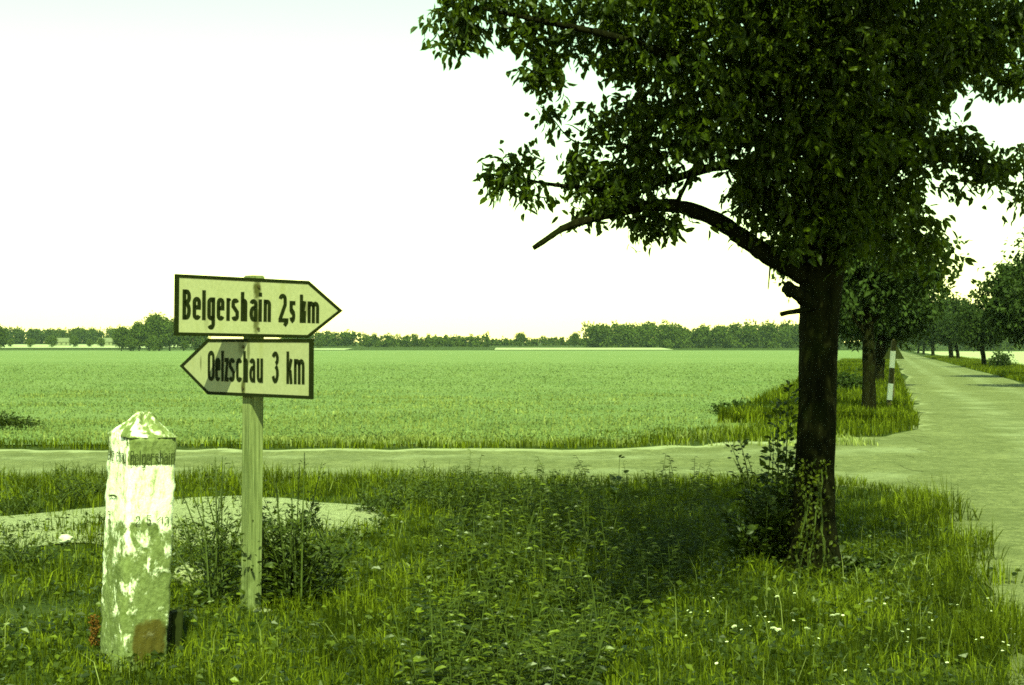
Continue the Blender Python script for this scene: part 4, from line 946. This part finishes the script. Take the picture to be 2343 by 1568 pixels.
# shoots and thicket at the foot of the big tree
weed("root_shoots", gat(1803, 1305), 1.36, 6, 60, "tall leafy shoots rising close beside the big trunk", .085, .12, mat="weed", dense=1.3, wd=.55, cat="shrub")
weed("root_shoots", gat(1745, 1290), .98, 6, 61, "shorter leafy shoots with bare tips beside the big tree", .07, .2, dense=.8, wd=.55, cat="shrub")
weed("bush", gat(1748, 1300), .62, 34, 62, "dark dense bush at the foot of the big tree", .085, .30, dense=1.9, wd=.55, cat="bush")
weed("bush", gat(1945, 1312), .17, 16, 63, "low dark leafy bush beside the big trunk's root", .07, .22, dense=3.2, wd=.6, cat="bush")
tw = MB(); q0 = gat(1745, 1290)
for e in ((1677, 1048), (1705, 1060)):
    tw.tube(smooth_path([q0, atD(1712, 1110, q0[1]), atD(e[0], e[1], q0[1])], 7) - q0, np.linspace(.007, .002, 7), 5)
tag(tw.build("dead_twig", M["twig"], None, False, q0), "bare forked twig sticking out of the bush", "twig")
# climbing leaves on the trunk
ivy = empty("climbing_plant", (T0[0], T0[1] - .2, 0)); tag(ivy, "yellowish leaves climbing the foot of the big trunk", "climbing plant")
rg = np.random.default_rng(77); n = 430
z = .03 + .80 * rg.random(n) ** 1.25; a = rg.normal(-1.95, .5, n)
cx = np.interp(z, tpts[:, 2], tpts[:, 0]); cy = np.interp(z, tpts[:, 2], tpts[:, 1]); rr = np.interp(z, tpts[:, 2], trad) * rg.uniform(1.05, 1.22, n)
P = np.stack([cx + np.cos(a) * rr, cy + np.sin(a) * rr, z], -1)
nr = np.stack([np.cos(a), np.sin(a), rg.uniform(-.2, .6, n)], -1) + rg.normal(size=(n, 3)) * .35
V, T3 = leaf_arrays(P - np.array(ivy.location), rg.normal(size=(n, 3)) * .5 + [0, -.1, -.7], nr, rg.uniform(.018, .042, n), rg.uniform(.012, .026, n))
link_mesh("leaves", np_mesh("leaves", V, [T3]), M["ivy"], ivy)["kind"] = "stuff"
mb = MB()
for k in range(5):
    a0 = -1.75 + rg.normal() * .4; zs = np.linspace(0, rg.uniform(.5, .85), 10); aa = a0 + np.cumsum(rg.normal(size=10) * .06)
    mb.tube(np.stack([np.interp(zs, tpts[:, 2], tpts[:, 0]) + np.cos(aa) * np.interp(zs, tpts[:, 2], trad) * 1.09, np.interp(zs, tpts[:, 2], tpts[:, 1]) + np.sin(aa) * np.interp(zs, tpts[:, 2], trad) * 1.09, zs], -1) - np.array(ivy.location), .005, 5, False)
mb.build("stems", M["stem"], ivy)["kind"] = "stuff"
# brambles and nettles on the shaded verge; extra ditch shade put into dark leaves
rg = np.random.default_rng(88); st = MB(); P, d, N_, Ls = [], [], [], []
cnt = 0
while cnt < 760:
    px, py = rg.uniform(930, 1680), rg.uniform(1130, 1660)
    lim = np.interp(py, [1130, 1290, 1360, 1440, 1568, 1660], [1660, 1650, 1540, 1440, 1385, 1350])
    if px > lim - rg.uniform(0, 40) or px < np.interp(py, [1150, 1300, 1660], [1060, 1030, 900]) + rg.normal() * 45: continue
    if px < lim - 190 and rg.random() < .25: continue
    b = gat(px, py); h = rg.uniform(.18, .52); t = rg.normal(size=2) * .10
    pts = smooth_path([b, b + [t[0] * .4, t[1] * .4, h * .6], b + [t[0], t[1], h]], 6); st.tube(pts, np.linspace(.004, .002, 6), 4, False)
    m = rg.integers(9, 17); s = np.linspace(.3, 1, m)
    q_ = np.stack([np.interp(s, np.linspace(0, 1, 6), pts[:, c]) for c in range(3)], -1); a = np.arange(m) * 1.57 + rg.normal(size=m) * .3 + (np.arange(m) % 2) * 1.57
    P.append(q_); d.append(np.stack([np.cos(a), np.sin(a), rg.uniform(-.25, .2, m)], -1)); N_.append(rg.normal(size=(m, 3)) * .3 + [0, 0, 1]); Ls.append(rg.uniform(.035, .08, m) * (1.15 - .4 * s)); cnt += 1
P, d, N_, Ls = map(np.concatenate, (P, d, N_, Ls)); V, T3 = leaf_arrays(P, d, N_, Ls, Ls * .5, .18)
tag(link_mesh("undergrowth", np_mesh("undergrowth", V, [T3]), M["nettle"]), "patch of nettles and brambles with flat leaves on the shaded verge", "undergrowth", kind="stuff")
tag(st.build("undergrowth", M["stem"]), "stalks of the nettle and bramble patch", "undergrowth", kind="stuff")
# dark low bush at the field edge and small bush by the avenue
def bush(loc, rad, n, L, seed, label, mat="far_leaf"):
    rg = np.random.default_rng(seed); r = empty("bush", loc); tag(r, label, "bush")
    P, d, N_ = twig_cloud((0, 0, rad[2] * .6), rad, n, rg, 6, L * 1.5, .4, 0); P[:, 2] = np.abs(P[:, 2])
    m = len(P); V, q = quad_leaf(P, d, N_, rg.uniform(.7, 1.3, m) * L, rg.uniform(.4, .7, m) * L)
    link_mesh("leaves", np_mesh("leaves", V, [q]), M[mat], r)["kind"] = "stuff"
    b = MB()
    for k in range(14):
        e = ball(1, rg, .4)[0] * np.array(rad) * .8 + [0, 0, rad[2] * .6]; b.tube([(e[0] * .5, e[1] * .5, -.05), (e[0] * .8, e[1] * .8, abs(e[2]) * .6), (e[0], e[1], abs(e[2]))], [.012, .008, .004], 5, False)
    b.build("stems", M["twig"], r)["kind"] = "stuff"
p = at(20, 986); bush((p[0] - .2, p[1], 0), (.85, .4, .17), 2600, .07, 71, "low flat dark bush at the field edge by the picture border", "weed")
p = gp(2290, 112); bush(p, (.95, .8, .8), 1300, .2, 72, "small round dark bush on the far verge beside a leaning tree")
p = at(1930, 905); bush((p[0], p[1], 0), (.9, .7, .5), 1600, .12, 73, "shaded bush behind the big trunk beside the second tree")
p = at(1700, 950); bush((p[0], p[1], 0), (.8, .4, .16), 900, .10, 74, "low dark tuft at the field corner before the big trunk")
# reddish seed spike by the milestone
dk = empty("dock_plant", gat(214, 1500)); tag(dk, "dock plant with rusty red seed spike beside the milestone", "plant")
b = MB(); b.tube([(0, 0, -.02), (.005, 0, .1), (.01, 0, .2)], .004, 5); b.build("stem", M["stem"], dk)
rg = np.random.default_rng(9); n = 260; z = rg.uniform(.05, .20, n)
P = np.stack([rg.normal(size=n) * .011 + .006, rg.normal(size=n) * .011, z], -1)
V, q = quad_leaf(P, rg.normal(size=(n, 3)), rg.normal(size=(n, 3)), rg.uniform(.01, .018, n), .012)
link_mesh("seed_head", np_mesh("seed_head", V, [q]), M["rust_seed"], dk)["kind"] = "stuff"

# ------------------------------------------------------------------ white flowers in the grass
rg = np.random.default_rng(101)
def flower_meshes(kind):
    s = MB(); s.tube([(0, 0, -.02), (.004, .003, .08), (.0, .006, .16)], .0022, 4, False)
    hd = MB()
    if kind == 0:      # daisy
        for k in range(9):
            a = k * 2 * np.pi / 9; d = np.array([math.cos(a), math.sin(a), .15]); sd = np.array([-math.sin(a), math.cos(a), 0]) * .0045
            o_ = np.array([0, .006, .16]); hd.add([o_ + d * .003, o_ + d * .009 + sd, o_ + d * .017, o_ + d * .009 - sd], None, [(0, 1, 2, 3)])
    else:              # flat umbel
        for k in range(16):
            r_, a = .032 * math.sqrt((k + .5) / 16), k * 2.4
            c_ = np.array([r_ * math.cos(a), r_ * math.sin(a) + .006, .165 + .006 * math.cos(r_ * 50)])
            s.tube([(0, .006, .125), c_], .0012, 3, False)
            for j in range(4):
                b_ = j * 1.57 + k; d = np.array([math.cos(b_), math.sin(b_), .2]); sd = np.array([-math.sin(b_), math.cos(b_), 0]) * .004
                hd.add([c_, c_ + d * .004 + sd, c_ + d * .008, c_ + d * .004 - sd], None, [(0, 1, 2, 3)])
    a, b = s.mesh("stem"), hd.mesh("flower_head"); a.materials.append(M["stem"]); b.materials.append(M["flower"]); return a, b
FM = [flower_meshes(0), flower_meshes(1)]
rf = np.random.default_rng(202)
extra = []
while len(extra) < 46:
    px, py = rf.uniform(1480, 2330), rf.uniform(1330, 1560)
    if px > 1500 + (1560 - py) * .6: extra.append((px, py, 0))
spots = extra + [(1740, 1404, 1), (1800, 1440, 1), (1822, 1408, 1), (1838, 1452, 1), (1860, 1440, 1), (1900, 1405, 1), (1880, 1385, 1), (1925, 1410, 1), (1700, 1445, 1), (1760, 1455, 1), (1715, 1500, 1), (1790, 1380, 1), (1960, 1470, 1), (2105, 1420, 1),
         (2252, 1480, 0), (2170, 1510, 0), (2188, 1516, 0), (2296, 1482, 0), (2298, 1500, 0), (2335, 1455, 0), (2248, 1388, 0), (2262, 1400, 0), (2285, 1410, 0), (1980, 1388, 0), (2055, 1415, 0), (2130, 1345, 0), (2140, 1375, 0), (1990, 1540, 0), (1945, 1555, 0), (2000, 1553, 0), (1858, 1335, 0), (1992, 1225, 0), (2105, 1195, 0), (2060, 1210, 0), (1220, 1340, 0), (1400, 1470, 0), (1880, 1495, 0), (2110, 1200, 1), (1990, 1108, 0), (945, 1140, 0), (1120, 1300, 0), (1010, 1255, 0)]
for k, (px, py, kd) in enumerate(spots):
    D_ = (CAM_H - .15) * F / (py - 797); x = (px - 1171) / F * D_
    r = empty("wildflower", (x, D_, float(gz(x, D_))), rg.uniform(0, 6)); s_ = rg.uniform(.3, .6); r.scale = (s_, s_, rg.uniform(.9, 1.2))
    r.rotation_euler = (rg.normal() * .15 + .2, rg.normal() * .15, rg.uniform(0, 6))
    if kd: tag(r, "small flat white umbel flower in the sunlit grass", "flower", "white umbel flowers in the grass")
    else: tag(r, "single tiny white daisy like flower among the grass", "flower", "tiny white flowers in the grass")
    for me, nm in ((FM[kd][0], "stem"), (FM[kd][1], "flower_head")):
        o = bpy.data.objects.new(nm, me); col.objects.link(o); o.parent = r
